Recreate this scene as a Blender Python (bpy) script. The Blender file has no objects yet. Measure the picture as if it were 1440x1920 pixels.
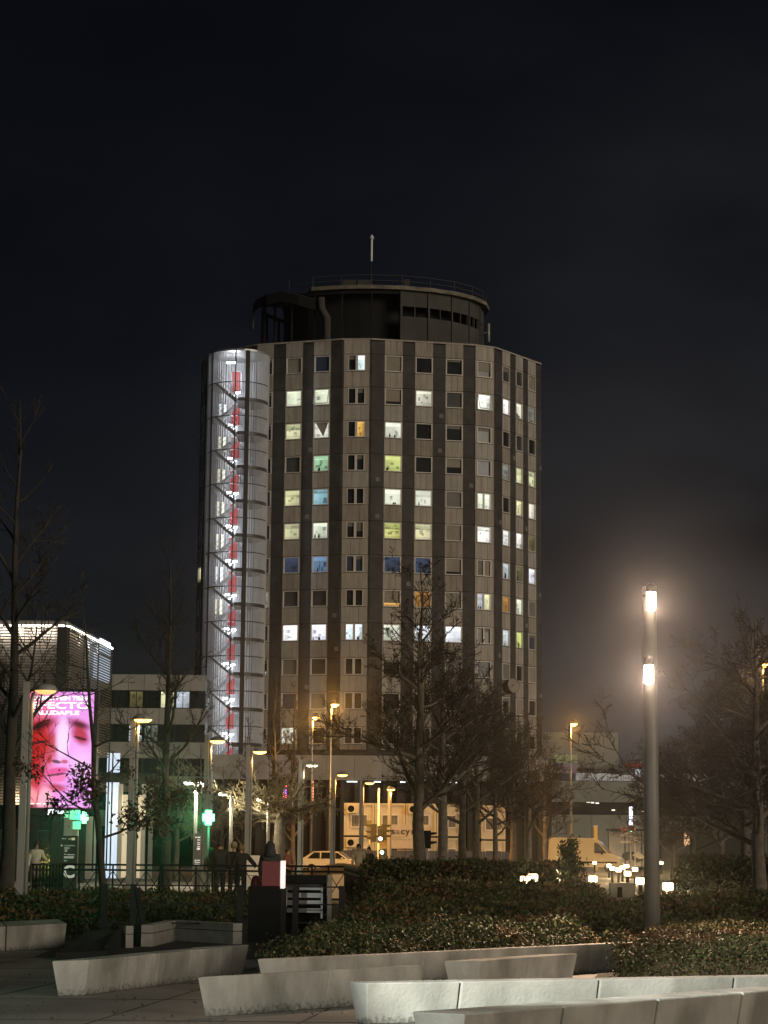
import bpy, bmesh, math, random
import numpy as np
from mathutils import Vector, Matrix
R = math.radians
rnd = random.Random(7)
sc = bpy.context.scene
col = sc.collection

# ------------------------------------------------------------------ camera
F_PX, TILT, ROLL, EYE = 4100.0, math.atan(630 / 4100.0), 0.0088, 1.7
cd = bpy.data.cameras.new('camera')
cam = bpy.data.objects.new('camera', cd); col.objects.link(cam)
cd.sensor_fit = 'VERTICAL'; cd.sensor_height = 24.0
cd.lens = F_PX / 1920 * 24.0
cd.clip_start = 0.1; cd.clip_end = 3000
ROT = Matrix.Rotation(math.pi / 2 + TILT, 3, 'X') @ Matrix.Rotation(ROLL, 3, 'Z')
cam.matrix_world = Matrix.Translation((0, 0, EYE)) @ ROT.to_4x4()
sc.camera = cam

# ------------------------------------------------------------------ sky, moon-weak sun, exposure
world = bpy.data.worlds.new('World'); sc.world = world; world.use_nodes = True
SUN_EL, SUN_AZ = R(9), R(46)          # low warm city glow from behind the camera, to the right
nt = world.node_tree; N = nt.nodes; L = nt.links; N.clear()
def wn(t, **k):
    n = N.new(t)
    for a, b in k.items(): setattr(n, a, b)
    return n
sky = wn('ShaderNodeTexSky', sky_type='NISHITA', sun_disc=False)
sky.sun_elevation = SUN_EL; sky.sun_rotation = math.pi - SUN_AZ
bg1 = wn('ShaderNodeBackground'); bg1.inputs['Strength'].default_value = 0.0012
tint = wn('ShaderNodeMix', data_type='RGBA', blend_type='MULTIPLY'); tint.inputs[0].default_value = 1.0; tint.inputs[7].default_value = (0.95, 0.82, 1.25, 1)
L.new(sky.outputs[0], tint.inputs[6]); L.new(tint.outputs[2], bg1.inputs['Color'])
tc = wn('ShaderNodeTexCoord'); sx = wn('ShaderNodeSeparateXYZ'); L.new(tc.outputs['Generated'], sx.inputs[0])
def mth(op, a, b=None, c=None):
    n = wn('ShaderNodeMath', operation=op)
    for i, v in enumerate((a, b, c)):
        if v is None: continue
        if isinstance(v, (int, float)): n.inputs[i].default_value = v
        else: L.new(v, n.inputs[i])
    return n.outputs[0]
el = mth('MAXIMUM', sx.outputs['Z'], 0.0)
fall = mth('POWER', 2.718, mth('MULTIPLY', el, -6.5))            # light pollution sinks towards the horizon
az = mth('ADD', mth('MULTIPLY', sx.outputs['X'], 2.9), 0.36)     # brighter over the city on the right
az = mth('MAXIMUM', mth('MINIMUM', az, 1.0), 0.22)
mp = wn('ShaderNodeMapping'); mp.inputs['Scale'].default_value = (1.0, 1.0, 2.2)
L.new(tc.outputs['Generated'], mp.inputs[0])
nz = wn('ShaderNodeTexNoise'); nz.inputs['Scale'].default_value = 5.0; nz.inputs['Detail'].default_value = 6.0
L.new(mp.outputs[0], nz.inputs['Vector'])
cl = mth('MAXIMUM', mth('SUBTRACT', mth('MULTIPLY', nz.outputs['Fac'], 4.2), 1.15), 0.3)
glow = mth('MULTIPLY', mth('MULTIPLY', fall, az), cl)
bg2 = wn('ShaderNodeBackground'); bg2.inputs['Color'].default_value = (0.92, 0.95, 1.0, 1)
L.new(mth('MULTIPLY', glow, 0.048), bg2.inputs['Strength'])
ad = wn('ShaderNodeAddShader'); L.new(bg1.outputs[0], ad.inputs[0]); L.new(bg2.outputs[0], ad.inputs[1])
ow = wn('ShaderNodeOutputWorld'); L.new(ad.outputs[0], ow.inputs['Surface'])

sd = bpy.data.lights.new('sun', 'SUN'); sd.energy = 1.3; sd.angle = R(25); sd.color = (1.0, 0.87, 0.68)
sun = bpy.data.objects.new('sun', sd); col.objects.link(sun)
sdir = Vector((-math.sin(SUN_AZ) * math.cos(SUN_EL), math.cos(SUN_AZ) * math.cos(SUN_EL), -math.sin(SUN_EL)))
sun.rotation_euler = sdir.to_track_quat('-Z', 'Y').to_euler()
vs = sc.view_settings; sc.display_settings.display_device = 'sRGB'
vs.view_transform = 'Standard'; vs.look = 'None'; vs.gamma = 1.0; vs.use_curve_mapping = False; vs.exposure = 0.0
cy = sc.cycles
cy.use_denoising = True
try: cy.denoiser = 'OPENIMAGEDENOISE'
except Exception: pass
cy.max_bounces = 5; cy.diffuse_bounces = 2; cy.glossy_bounces = 2; cy.transmission_bounces = 3
cy.transparent_max_bounces = 12; cy.volume_bounces = 0; cy.sample_clamp_indirect = 4.0
cy.caustics_reflective = False; cy.caustics_refractive = False; cy.use_light_tree = True

# ------------------------------------------------------------------ where a pixel's ray meets a distance, a height, the ground
def ray(px, py): return ROT @ Vector(((px - 720) / F_PX, (960 - py) / F_PX, -1.0))
def P(px, py, Y):
    d = ray(px, py); return Vector((0, 0, EYE)) + d * (Y / d.y)
def G(px, py, z=0.0):
    d = ray(px, py); return Vector((0, 0, EYE)) + d * ((z - EYE) / d.z)
def H(px, py, Y): return P(px, py, Y).z
def at(px, Y, z=0.0):                      # point at column px, depth Y and height z
    a, b = 300.0, 2100.0
    for _ in range(40):
        m = (a + b) / 2
        if P(px, m, Y).z > z: a = m
        else: b = m
    v = P(px, (a + b) / 2, Y); v.z = z
    return v
def mpp(Y): return Y / F_PX               # metres in one photo pixel at depth Y

# ------------------------------------------------------------------ objects and tags
def tag(o, label=None, cat=None, group=None, kind=None):
    if label: o['label'] = label
    if cat: o['category'] = cat
    if group: o['group'] = group
    if kind: o['kind'] = kind
    return o
def thing(name, label, cat, loc=(0, 0, 0), rz=0.0, group=None):
    o = bpy.data.objects.new(name, None); col.objects.link(o)
    o.location = loc; o.rotation_euler = (0, 0, rz); o.empty_display_size = 0.2
    return tag(o, label, cat, group)
class MB:
    def __init__(s): s.v = []; s.f = []; s.m = []
    def add(s, vs_, fs, mi=0):
        b = len(s.v); s.v.extend([tuple(v) for v in vs_])
        for f in fs: s.f.append(tuple(b + i for i in f)); s.m.append(mi)
    def hexa(s, p, mi=0):                   # 8 points: bottom loop then top loop
        s.add(p, [(3, 2, 1, 0), (4, 5, 6, 7), (0, 1, 5, 4), (1, 2, 6, 5), (2, 3, 7, 6), (3, 0, 4, 7)], mi)
    def box(s, c, d, mi=0, rz=0.0):
        hx, hy, hz = d[0] / 2, d[1] / 2, d[2] / 2; cs, sn = math.cos(rz), math.sin(rz)
        p = []
        for z in (-hz, hz):
            for x, y in ((-hx, -hy), (hx, -hy), (hx, hy), (-hx, hy)):
                p.append((c[0] + x * cs - y * sn, c[1] + x * sn + y * cs, c[2] + z))
        s.hexa(p, mi)
    def tube(s, pts, rad, n=6, mi=0, cap=True):
        pts = [Vector(p) for p in pts]
        if isinstance(rad, (int, float)): rad = [rad] * len(pts)
        b = len(s.v); k = len(pts)
        for i, p in enumerate(pts):
            t = (pts[min(i + 1, k - 1)] - pts[max(i - 1, 0)]).normalized()
            a = Vector((0, 0, 1)) if abs(t.z) < 0.9 else Vector((1, 0, 0))
            u = t.cross(a).normalized(); w = t.cross(u)
            for j in range(n):
                an = 2 * math.pi * (j + .5) / n
                s.v.append(tuple(p + u * (math.cos(an) * rad[i]) + w * (math.sin(an) * rad[i])))
        for i in range(k - 1):
            for j in range(n):
                s.f.append((b + i * n + j, b + i * n + (j + 1) % n, b + (i + 1) * n + (j + 1) % n, b + (i + 1) * n + j)); s.m.append(mi)
        if cap:
            s.f.append(tuple(b + j for j in reversed(range(n)))); s.m.append(mi)
            s.f.append(tuple(b + (k - 1) * n + j for j in range(n))); s.m.append(mi)
    def bar(s, a, b, w, h=None, mi=0):      # square bar from a to b
        a = Vector(a); b = Vector(b); h = h or w
        t = (b - a).normalized(); up = Vector((0, 0, 1)) if abs(t.z) < 0.95 else Vector((0, 1, 0))
        u = t.cross(up).normalized() * (w / 2); q = t.cross(u).normalized() * (h / 2)
        s.hexa([a - u - q, a + u - q, a + u + q, a - u + q, b - u - q, b + u - q, b + u + q, b - u + q], mi)
    def lathe(s, prof, c=(0, 0, 0), n=16, mi=0):
        b = len(s.v); k = len(prof)
        for r, z in prof:
            for j in range(n):
                a = 2 * math.pi * j / n
                s.v.append((c[0] + r * math.cos(a), c[1] + r * math.sin(a), c[2] + z))
        for i in range(k - 1):
            for j in range(n):
                s.f.append((b + i * n + j, b + i * n + (j + 1) % n, b + (i + 1) * n + (j + 1) % n, b + (i + 1) * n + j)); s.m.append(mi)
        s.f.append(tuple(b + j for j in reversed(range(n)))); s.m.append(mi)
        s.f.append(tuple(b + (k - 1) * n + j for j in range(n))); s.m.append(mi)
    def prism(s, poly, z0, z1, mi=0):       # plan polygon, counter-clockwise
        b = len(s.v); n = len(poly)
        for z in (z0, z1):
            for p in poly: s.v.append((p[0], p[1], z))
        for i in range(n):
            j = (i + 1) % n; s.f.append((b + i, b + j, b + n + j, b + n + i)); s.m.append(mi)
        s.f.append(tuple(b + i for i in reversed(range(n)))); s.m.append(mi)
        s.f.append(tuple(b + n + i for i in range(n))); s.m.append(mi)
    def extr(s, poly, y0, y1, mi=0):        # polygon in x, z pulled along y
        b = len(s.v); n = len(poly)
        for y in (y0, y1):
            for p in poly: s.v.append((p[0], y, p[1]))
        for i in range(n):
            j = (i + 1) % n; s.f.append((b + i, b + j, b + n + j, b + n + i)); s.m.append(mi)
        s.f.append(tuple(b + i for i in reversed(range(n)))); s.m.append(mi)
        s.f.append(tuple(b + n + i for i in range(n))); s.m.append(mi)
    def mesh(s, name, mats, smooth=False):
        me = bpy.data.meshes.new(name); me.from_pydata(s.v, [], s.f)
        for m in (mats if isinstance(mats, (list, tuple)) else [mats]): me.materials.append(m)
        if any(s.m): me.polygons.foreach_set('material_index', s.m)
        if smooth: me.polygons.foreach_set('use_smooth', [True] * len(s.f))
        me.update(); return me
    def build(s, name, mats, parent=None, smooth=False, bevel=0.0):
        o = bpy.data.objects.new(name, s.mesh(name, mats, smooth)); col.objects.link(o)
        if parent: o.parent = parent
        if bevel:
            b = o.modifiers.new('bevel', 'BEVEL'); b.width = bevel; b.segments = 2; b.limit_method = 'ANGLE'
        return o
def link_mesh(name, me, parent=None, loc=None, rz=0):
    o = bpy.data.objects.new(name, me); col.objects.link(o)
    if parent: o.parent = parent
    if loc is not None: o.location = loc
    if rz: o.rotation_euler = (0, 0, rz)
    return o
def copy_tree(o, parent=None):
    c = o.copy(); col.objects.link(c)
    if parent: c.parent = parent
    for ch in [x for x in bpy.data.objects if x.parent == o]: copy_tree(ch, c)
    return c
def lamp(name, loc, power, color, parent=None, kind='POINT', size=0.08, spot=None, aim=None, blend=0.45):
    d = bpy.data.lights.new(name, kind); d.energy = power; d.color = color; d.shadow_soft_size = size
    if kind == 'SPOT': d.spot_size = spot or R(140); d.spot_blend = blend
    o = bpy.data.objects.new(name, d); col.objects.link(o); o.location = loc
    if aim is not None: o.rotation_euler = Vector(aim).to_track_quat('-Z', 'Y').to_euler()
    if parent: o.parent = parent
    return o

# ------------------------------------------------------------------ materials (all procedural)
def mat(name, c, rough=0.8, var=0.25, scale=3.0, metal=0.0, bump=0.0, spec=0.5, stain=None, base_moss=False):
    m = bpy.data.materials.new(name); m.use_nodes = True
    t = m.node_tree; b = t.nodes['Principled BSDF']
    b.inputs['Roughness'].default_value = rough; b.inputs['Metallic'].default_value = metal
    b.inputs['Specular IOR Level'].default_value = spec
    tcn = t.nodes.new('ShaderNodeTexCoord'); n = t.nodes.new('ShaderNodeTexNoise')
    n.inputs['Scale'].default_value = scale; n.inputs['Detail'].default_value = 7
    t.links.new(tcn.outputs['Object'], n.inputs['Vector'])
    r = t.nodes.new('ShaderNodeValToRGB')
    r.color_ramp.elements[0].position = 0.3; r.color_ramp.elements[1].position = 0.72
    r.color_ramp.elements[0].color = (*[max(0, x * (1 - var)) for x in c], 1)
    r.color_ramp.elements[1].color = (*[min(1, x * (1 + var)) for x in c], 1)
    t.links.new(n.outputs['Fac'], r.inputs[0])
    out = r.outputs[0]
    if stain:                                # streaks and blotches of their own shape
        mp_ = t.nodes.new('ShaderNodeMapping'); mp_.inputs['Scale'].default_value = stain[1]
        t.links.new(tcn.outputs['Object'], mp_.inputs[0])
        n2 = t.nodes.new('ShaderNodeTexNoise'); n2.inputs['Scale'].default_value = 1.0; n2.inputs['Detail'].default_value = 5
        t.links.new(mp_.outputs[0], n2.inputs['Vector'])
        r2 = t.nodes.new('ShaderNodeValToRGB')
        r2.color_ramp.elements[0].position = 0.42; r2.color_ramp.elements[1].position = 0.66
        t.links.new(n2.outputs['Fac'], r2.inputs[0])
        mx = t.nodes.new('ShaderNodeMix'); mx.data_type = 'RGBA'
        mx.inputs[7].default_value = (*stain[0], 1)
        t.links.new(out, mx.inputs[6]); 
        mm = t.nodes.new('ShaderNodeMath'); mm.operation = 'MULTIPLY'; mm.inputs[1].default_value = stain[2]
        t.links.new(r2.outputs[0], mm.inputs[0]); t.links.new(mm.outputs[0], mx.inputs[0])
        out = mx.outputs[2]
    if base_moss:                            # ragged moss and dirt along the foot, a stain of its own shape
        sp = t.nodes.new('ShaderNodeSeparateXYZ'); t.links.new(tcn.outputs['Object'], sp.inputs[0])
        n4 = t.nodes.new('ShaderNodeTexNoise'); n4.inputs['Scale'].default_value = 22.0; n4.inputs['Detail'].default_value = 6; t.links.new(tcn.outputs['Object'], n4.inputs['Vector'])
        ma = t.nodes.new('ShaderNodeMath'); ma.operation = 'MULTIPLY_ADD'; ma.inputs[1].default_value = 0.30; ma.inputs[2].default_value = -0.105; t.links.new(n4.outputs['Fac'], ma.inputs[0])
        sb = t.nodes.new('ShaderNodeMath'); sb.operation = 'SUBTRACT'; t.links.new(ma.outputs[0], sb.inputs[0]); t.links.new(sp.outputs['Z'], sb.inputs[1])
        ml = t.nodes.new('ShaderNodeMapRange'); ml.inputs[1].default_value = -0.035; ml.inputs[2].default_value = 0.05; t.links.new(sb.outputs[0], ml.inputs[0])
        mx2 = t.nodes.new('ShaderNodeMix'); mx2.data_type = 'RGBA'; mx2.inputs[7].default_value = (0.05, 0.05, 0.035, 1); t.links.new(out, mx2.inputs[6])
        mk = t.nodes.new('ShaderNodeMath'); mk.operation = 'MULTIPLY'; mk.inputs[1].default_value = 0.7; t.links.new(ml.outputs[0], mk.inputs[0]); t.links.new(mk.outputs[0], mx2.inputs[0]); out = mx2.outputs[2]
    t.links.new(out, b.inputs['Base Color'])
    if bump:
        bp = t.nodes.new('ShaderNodeBump'); bp.inputs['Strength'].default_value = bump; bp.inputs['Distance'].default_value = 0.02
        n3 = t.nodes.new('ShaderNodeTexNoise'); n3.inputs['Scale'].default_value = scale * 12; n3.inputs['Detail'].default_value = 6
        t.links.new(tcn.outputs['Object'], n3.inputs['Vector'])
        t.links.new(n3.outputs['Fac'], bp.inputs['Height']); t.links.new(bp.outputs[0], b.inputs['Normal'])
    return m
def emis(name, c, s, sample=False):
    m = bpy.data.materials.new(name); m.use_nodes = True; t = m.node_tree
    b = t.nodes['Principled BSDF']; b.inputs['Base Color'].default_value = (0.6, 0.6, 0.6, 1)
    b.inputs['Emission Color'].default_value = (*c, 1); b.inputs['Emission Strength'].default_value = s
    m.cycles.emission_sampling = 'AUTO' if sample else 'NONE'
    return m
def emis_attr(name, s, sample=False):         # shows the colours of a picture stored on the mesh (screens, rooms behind lit glass)
    m = bpy.data.materials.new(name); m.use_nodes = True; t = m.node_tree
    b = t.nodes['Principled BSDF']; b.inputs['Base Color'].default_value = (0.02, 0.02, 0.02, 1); b.inputs['Roughness'].default_value = 0.15
    a = t.nodes.new('ShaderNodeAttribute'); a.attribute_name = 'picture'
    t.links.new(a.outputs['Color'], b.inputs['Emission Color']); b.inputs['Emission Strength'].default_value = s
    m.cycles.emission_sampling = 'AUTO' if sample else 'NONE'
    return m
def rgb(r, g, b):
    f = lambda x: ((x / 255 + 0.055) / 1.055) ** 2.4 if x > 10 else x / 255 / 12.92
    return (f(r), f(g), f(b))
M = {}
M['concrete'] = mat('pale_concrete', (0.40, 0.375, 0.34), 0.85, 0.16, 2.2, bump=0.35, stain=((0.14, 0.13, 0.11), (1.7, 1.7, 0.9), 0.75), base_moss=True)
M['concrete_top'] = mat('worn_concrete', (0.30, 0.28, 0.25), 0.7, 0.2, 4.0, bump=0.3)
M['paving'] = mat('brown_paving', (0.225, 0.20, 0.175), 0.75, 0.25, 0.8, bump=0.25, stain=((0.08, 0.07, 0.06), (0.35, 0.35, 0.35), 0.6))
M['asphalt'] = mat('asphalt', (0.05, 0.05, 0.052), 0.8, 0.25, 1.5, bump=0.2)
M['soil'] = mat('soil', (0.035, 0.028, 0.02), 0.95, 0.4, 2.0, bump=0.4)
M['grass'] = mat('grass', (0.04, 0.06, 0.02), 0.9, 0.4, 3.0)
M['panel_light'] = mat('beige_facade_panel', (0.37, 0.335, 0.29), 0.8, 0.10, 0.9, stain=((0.24, 0.21, 0.18), (2.2, 2.2, 0.28), 0.55))
M['panel_dark'] = mat('brown_pilaster_panel', (0.034, 0.030, 0.027), 0.75, 0.22, 0.8, stain=((0.13, 0.12, 0.115), (1.1, 1.1, 1.4), 0.2))
M['panel_light_b'] = mat('weathered_beige_panel', (0.31, 0.275, 0.235), 0.85, 0.14, 0.7, stain=((0.19, 0.165, 0.14), (2.6, 2.6, 0.35), 0.75))
M['panel_light_c'] = mat('greyer_beige_panel', (0.36, 0.34, 0.31), 0.8, 0.12, 1.1, stain=((0.26, 0.23, 0.2), (1.8, 1.8, 0.22), 0.6))
M['panel_dark_b'] = mat('greyer_pilaster_panel', (0.046, 0.044, 0.042), 0.8, 0.25, 0.9, stain=((0.10, 0.095, 0.09), (1.3, 1.3, 0.9), 0.35))
M['near_post'] = mat('dark_grey_post', (0.17, 0.155, 0.14), 0.5, 0.15, 2.0, stain=((0.10, 0.09, 0.08), (3, 3, 0.6), 0.6))
M['joint'] = mat('dark_joint', (0.05, 0.045, 0.04), 0.9)
M['frame'] = mat('aluminium_frame', (0.60, 0.57, 0.53), 0.45, 0.08, 4.0)
M['glass_dark'] = mat('dark_window_glass', (0.02, 0.022, 0.025), 0.12, 0.5, 0.6)
M['glass_grey'] = mat('dim_window_glass', (0.06, 0.062, 0.06), 0.2, 0.4, 0.7)
M['glass_blue'] = mat('blue_grey_window_glass', (0.05, 0.065, 0.11), 0.2, 0.3, 0.7)
M['blind'] = mat('beige_roller_blind', (0.26, 0.235, 0.19), 0.85, 0.14, 1.0)
M['blind_grey'] = mat('grey_roller_blind', (0.17, 0.165, 0.155), 0.85, 0.14, 1.0)
M['dark_sheet'] = mat('dark_metal_sheet', (0.008, 0.0075, 0.007), 0.95, 0.4, 0.7)  # near-black sheet metal
M['plant_wall'] = mat('grey_plant_room_wall', (0.06, 0.057, 0.05), 0.9, 0.2, 0.5, stain=((0.04, 0.038, 0.034), (0.5, 0.5, 0.25), 0.6))
M['slab'] = mat('stained_roof_slab', (0.20, 0.18, 0.14), 0.9, 0.35, 0.9, stain=((0.06, 0.05, 0.04), (0.9, 0.9, 2.0), 0.7))
M['steel'] = mat('galvanised_steel', (0.33, 0.33, 0.33), 0.4, 0.15, 3.0, metal=0.6)
M['steel_dark'] = mat('dark_steel', (0.06, 0.057, 0.052), 0.5, 0.2, 3.0, metal=0.3)
M['ribbed'] = mat('ribbed_metal_sheet', (0.46, 0.47, 0.49), 0.5, 0.1, 1.0, metal=0.2)
M['white'] = mat('white_paint', (0.75, 0.75, 0.73), 0.5, 0.05, 3.0)
M['red_door'] = mat('red_door_paint', (0.34, 0.03, 0.03), 0.5, 0.1, 2.0)
M['red'] = mat('red_paint', (0.42, 0.03, 0.03), 0.45, 0.08, 2.0)
M['maroon'] = mat('maroon_metal', (0.23, 0.035, 0.04), 0.5, 0.12, 2.0)
M['black'] = mat('black_metal', (0.009, 0.009, 0.009), 0.8, 0.3, 3.0, spec=0.15)
M['charcoal'] = mat('charcoal_metal', (0.02, 0.02, 0.02), 0.75, 0.2, 3.0, spec=0.2)
M['post'] = mat('grey_painted_post', (0.34, 0.33, 0.31), 0.4, 0.08, 3.0)
M['bark'] = mat('grey_brown_bark', (0.13, 0.105, 0.08), 0.9, 0.35, 5.0, bump=0.5)
M['bark_pale'] = mat('pale_plane_bark', (0.15, 0.125, 0.095), 0.9, 0.35, 5.0, bump=0.4)
M['twig'] = mat('brown_twigs', (0.045, 0.037, 0.029), 0.9, 0.3, 3.0)
M['twig_pale'] = mat('straw_coloured_twigs', (0.24, 0.20, 0.12), 0.85, 0.3, 3.0)
M['bark_dark'] = mat('dark_oak_bark', (0.045, 0.037, 0.03), 0.9, 0.3, 5.0, bump=0.5)
M['leaf_dry'] = mat('dry_brown_leaves', (0.085, 0.05, 0.03), 0.7, 0.4, 6.0)
M['leaf_a'] = mat('dark_green_leaves', (0.04, 0.058, 0.02), 0.6, 0.5, 4.0, spec=0.25)
M['leaf_b'] = mat('olive_leaves', (0.08, 0.08, 0.028), 0.65, 0.45, 4.0, spec=0.2)
M['leaf_c'] = mat('rusty_leaf_tips', (0.12, 0.062, 0.022), 0.7, 0.3, 4.0)
M['leaf_d'] = mat('brown_green_leaves', (0.09, 0.07, 0.035), 0.65, 0.45, 4.0, spec=0.2)
M['cabin'] = mat('cream_cabin_panel', (0.62, 0.56, 0.44), 0.6, 0.06, 0.8)
M['hoarding'] = mat('blue_hoarding_sheet', (0.05, 0.06, 0.10), 0.6, 0.2, 1.0)
M['rubber'] = mat('black_rubber', (0.012, 0.012, 0.012), 0.8)
M['slat'] = mat('bronze_slat', (0.17, 0.14, 0.105), 0.5, 0.15, 1.0, metal=0.2)
M['dark_wall'] = mat('dark_cladding', (0.03, 0.028, 0.027), 0.7, 0.3, 0.6)
M['pale_wall'] = mat('pale_rendered_wall', (0.33, 0.33, 0.31), 0.85, 0.1, 0.4, stain=((0.22, 0.22, 0.2), (0.6, 0.6, 0.2), 0.5))
M['skin'] = mat('skin', (0.42, 0.24, 0.17), 0.55, 0.05)
M['hair'] = mat('dark_hair', (0.02, 0.015, 0.012), 0.6)
M['hair_fair'] = mat('fair_hair', (0.22, 0.15, 0.07), 0.6)
LAMP_WARM = emis('warm_lamp_glass', (1.0, 0.50, 0.12), 6)
LAMP_DIM = emis('dim_amber_lamp_glass', (1.0, 0.60, 0.18), 1.2)
LAMP_SOFT = emis('pale_lamp_glass', (1.0, 0.84, 0.58), 5)
LAMP_SODIUM = emis('sodium_lamp_glass', (1.0, 0.50, 0.10), 22)
LAMP_WHITE = emis('white_lamp_glass', (0.92, 0.95, 1.0), 14)
LAMP_HOT = emis('post_lamp_glass', (1.0, 0.80, 0.56), 20)
BOLLARD = emis('bollard_lamp_glass', (1.0, 0.74, 0.42), 5)

FONT = {}
def text_mesh(s, size, depth=0.004, align='LEFT', bold=0.0):
    c = bpy.data.curves.new('lettering', 'FONT'); c.body = s; c.size = size; c.extrude = depth; c.align_x = align; c.offset = bold
    o = bpy.data.objects.new('lettering', c); col.objects.link(o)
    dg = bpy.context.evaluated_depsgraph_get()
    me = bpy.data.meshes.new_from_object(o.evaluated_get(dg)); bpy.data.objects.remove(o); bpy.data.curves.remove(c)
    return me
def lettering(name, s, size, loc, m, parent, align='LEFT', rz=0.0, width=None, bold=0.0, depth=0.004):
    me = text_mesh(s, size, depth, align, bold); me.materials.clear(); me.materials.append(m)
    o = link_mesh(name, me, parent, loc); o.rotation_euler = (math.pi / 2, 0, rz)
    if width:
        xs = [v.co.x for v in me.vertices]; w = max(xs) - min(xs)
        for v in me.vertices: v.co.x *= width / w
    return o
def wloc(o):
    v = Vector((0, 0, 0))
    while o: v = v + o.location; o = o.parent
    return v
def wbuild(mb, name, mats, parent, smooth=False, bevel=0.0):   # vertices given in world coordinates
    w = wloc(parent); mb.v = [(x - w.x, y - w.y, z - w.z) for x, y, z in mb.v]
    return mb.build(name, mats, parent, smooth, bevel)

# ------------------------------------------------------------------ ground, road, lawns
def sheet(name, pts, m, z, label=None):
    mb = MB(); mb.add([(x, y, z) for x, y in pts], [tuple(range(len(pts)))])
    o = mb.build(name, m); o['kind'] = 'structure'; return o
sheet('ground', [(-400, -60), (400, -60), (400, 900), (-400, 900)], M['asphalt'], -0.02)
sheet('plaza_paving', [(-60, -40), (60, -40), (60, 40), (-60, 40)], M['paving'], 0.0)
sheet('planting_soil', [(-30, 39.9), (-5.4, 36.5), (-5.3, 34), (-1.6, 34), (-1.0, 27.5), (4.2, 33), (20, 33), (24, 68), (-30, 68)], M['soil'], 0.004)
sheet('planting_soil', [(2.7, 28.8), (7.6, 28.9), (9.6, 34), (7.1, 37.6), (3.8, 35.9)], M['soil'], 0.008)
sheet('promenade', [(-60, 68), (60, 68), (60, 108), (-60, 108)], M['paving'], 0.004)
sheet('path', [(6.1, 60), (8.6, 60), (17.5, 150), (13.0, 150)], M['paving'], 0.012)
sheet('lawn', [(8.9, 60), (30, 60), (40, 140), (17.5, 140)], M['grass'], 0.008)
sheet('lawn', [(1.0, 70), (6.0, 70), (12.6, 150), (3.0, 150)], M['grass'], 0.008)
# long straight joints of the plaza slabs, recessed strips between them
mb = MB()
for k in range(9):
    y = 13.0 + k * 3.0
    mb.box((0, y, 0.004), (60, 0.02, 0.004))
for k in range(17):
    x = -14 + k * 2.0; mb.bar((x, 12, .0045), (x + 3.2, 38, .0045), .018, .003)
o = mb.build('paving_joint', M['joint']); o['kind'] = 'structure'

# ------------------------------------------------------------------ the hospital tower
TW = thing('hospital_tower', 'tall many-sided tower block with beige and dark brown vertical stripes and lit windows', 'tower block', (0, 224, 0))
YT = 650
def plan_ray(px):
    d = ray(px, YT); return Vector((d.x / d.y, 1.0))
def hit(p0, a, px):                        # walk from p0 along angle a until the column px
    d = plan_ray(px); u = Vector((math.cos(a), math.sin(a)))
    # p0 + s u = t d
    det = u.x * (-d.y) + d.x * u.y
    s = (-(p0.x) * (-d.y) + (-d.x) * (p0.y)) / det
    return p0 + u * s
v0 = plan_ray(697) * 215.0
facets = []                                # (start, angle, px0, px1)
pR = [v0]; p = v0
for a, px in ((R(12), 890), (R(28), 929), (R(55), 1014)):
    q = hit(p, a, px); facets.append((p, a, q)); p = q; pR.append(q)
p = v0; pL = []
for a, px in ((R(-4), 641), (R(-18), 483), (R(-35), 463), (R(-50), 388), (R(-76), 379)):
    q = hit(p, a, px); facets.insert(0, (q, a, p)); p = q; pL.append(q)
FI = {k: i for i, k in enumerate('ZAJBCDEF')}
ring = list(reversed(pL)) + pR
backr = ring[-1] + Vector((0.15, 7)); backl = ring[0] + Vector((1.0, 5))
poly = ring + [backr, backr + Vector((-6, 8)), Vector((0, 246)), backl + Vector((6, 8)), backl]
ZF0 = H(793, 678, 218.0); PITCH = ZF0 - H(793, 739.2, 218.0)       # window head of the top row, storey height
ZW = ZF0 - H(793, 708, 218.0)                                      # window height
ZTOP = H(668, 637, 215.0)
NROW = 12
def zhead(r): return ZF0 - r * PITCH
inner = []
ctr = Vector((0, 230))
for q in poly:
    d = (ctr - q).normalized(); inner.append(q + d * 0.35)
mb = MB(); mb.prism([(q.x, q.y) for q in inner], 0, ZTOP - 0.15)
wbuild(mb, 'wall', M['joint'], TW)
class Facet:
    def __init__(s, f):
        s.p = f[0]; s.u = Vector((math.cos(f[1]), math.sin(f[1]))); s.n = Vector((math.sin(f[1]), -math.cos(f[1])))
        s.len = (f[2] - f[0]).length; s.a = f[1]
    def uat(s, px): return (hit(s.p, s.a, px) - s.p).dot(s.u)
    def pt(s, u, z, d): q = s.p + s.u * u + s.n * d; return (q.x, q.y, z)
    def box(s, mb, u0, u1, z0, z1, d0, d1, mi=0):
        mb.hexa([s.pt(u0, z0, d1), s.pt(u1, z0, d1), s.pt(u1, z0, d0), s.pt(u0, z0, d0),
                 s.pt(u0, z1, d1), s.pt(u1, z1, d1), s.pt(u1, z1, d0), s.pt(u0, z1, d0)], mi)
FC = [Facet(f) for f in facets]

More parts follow.
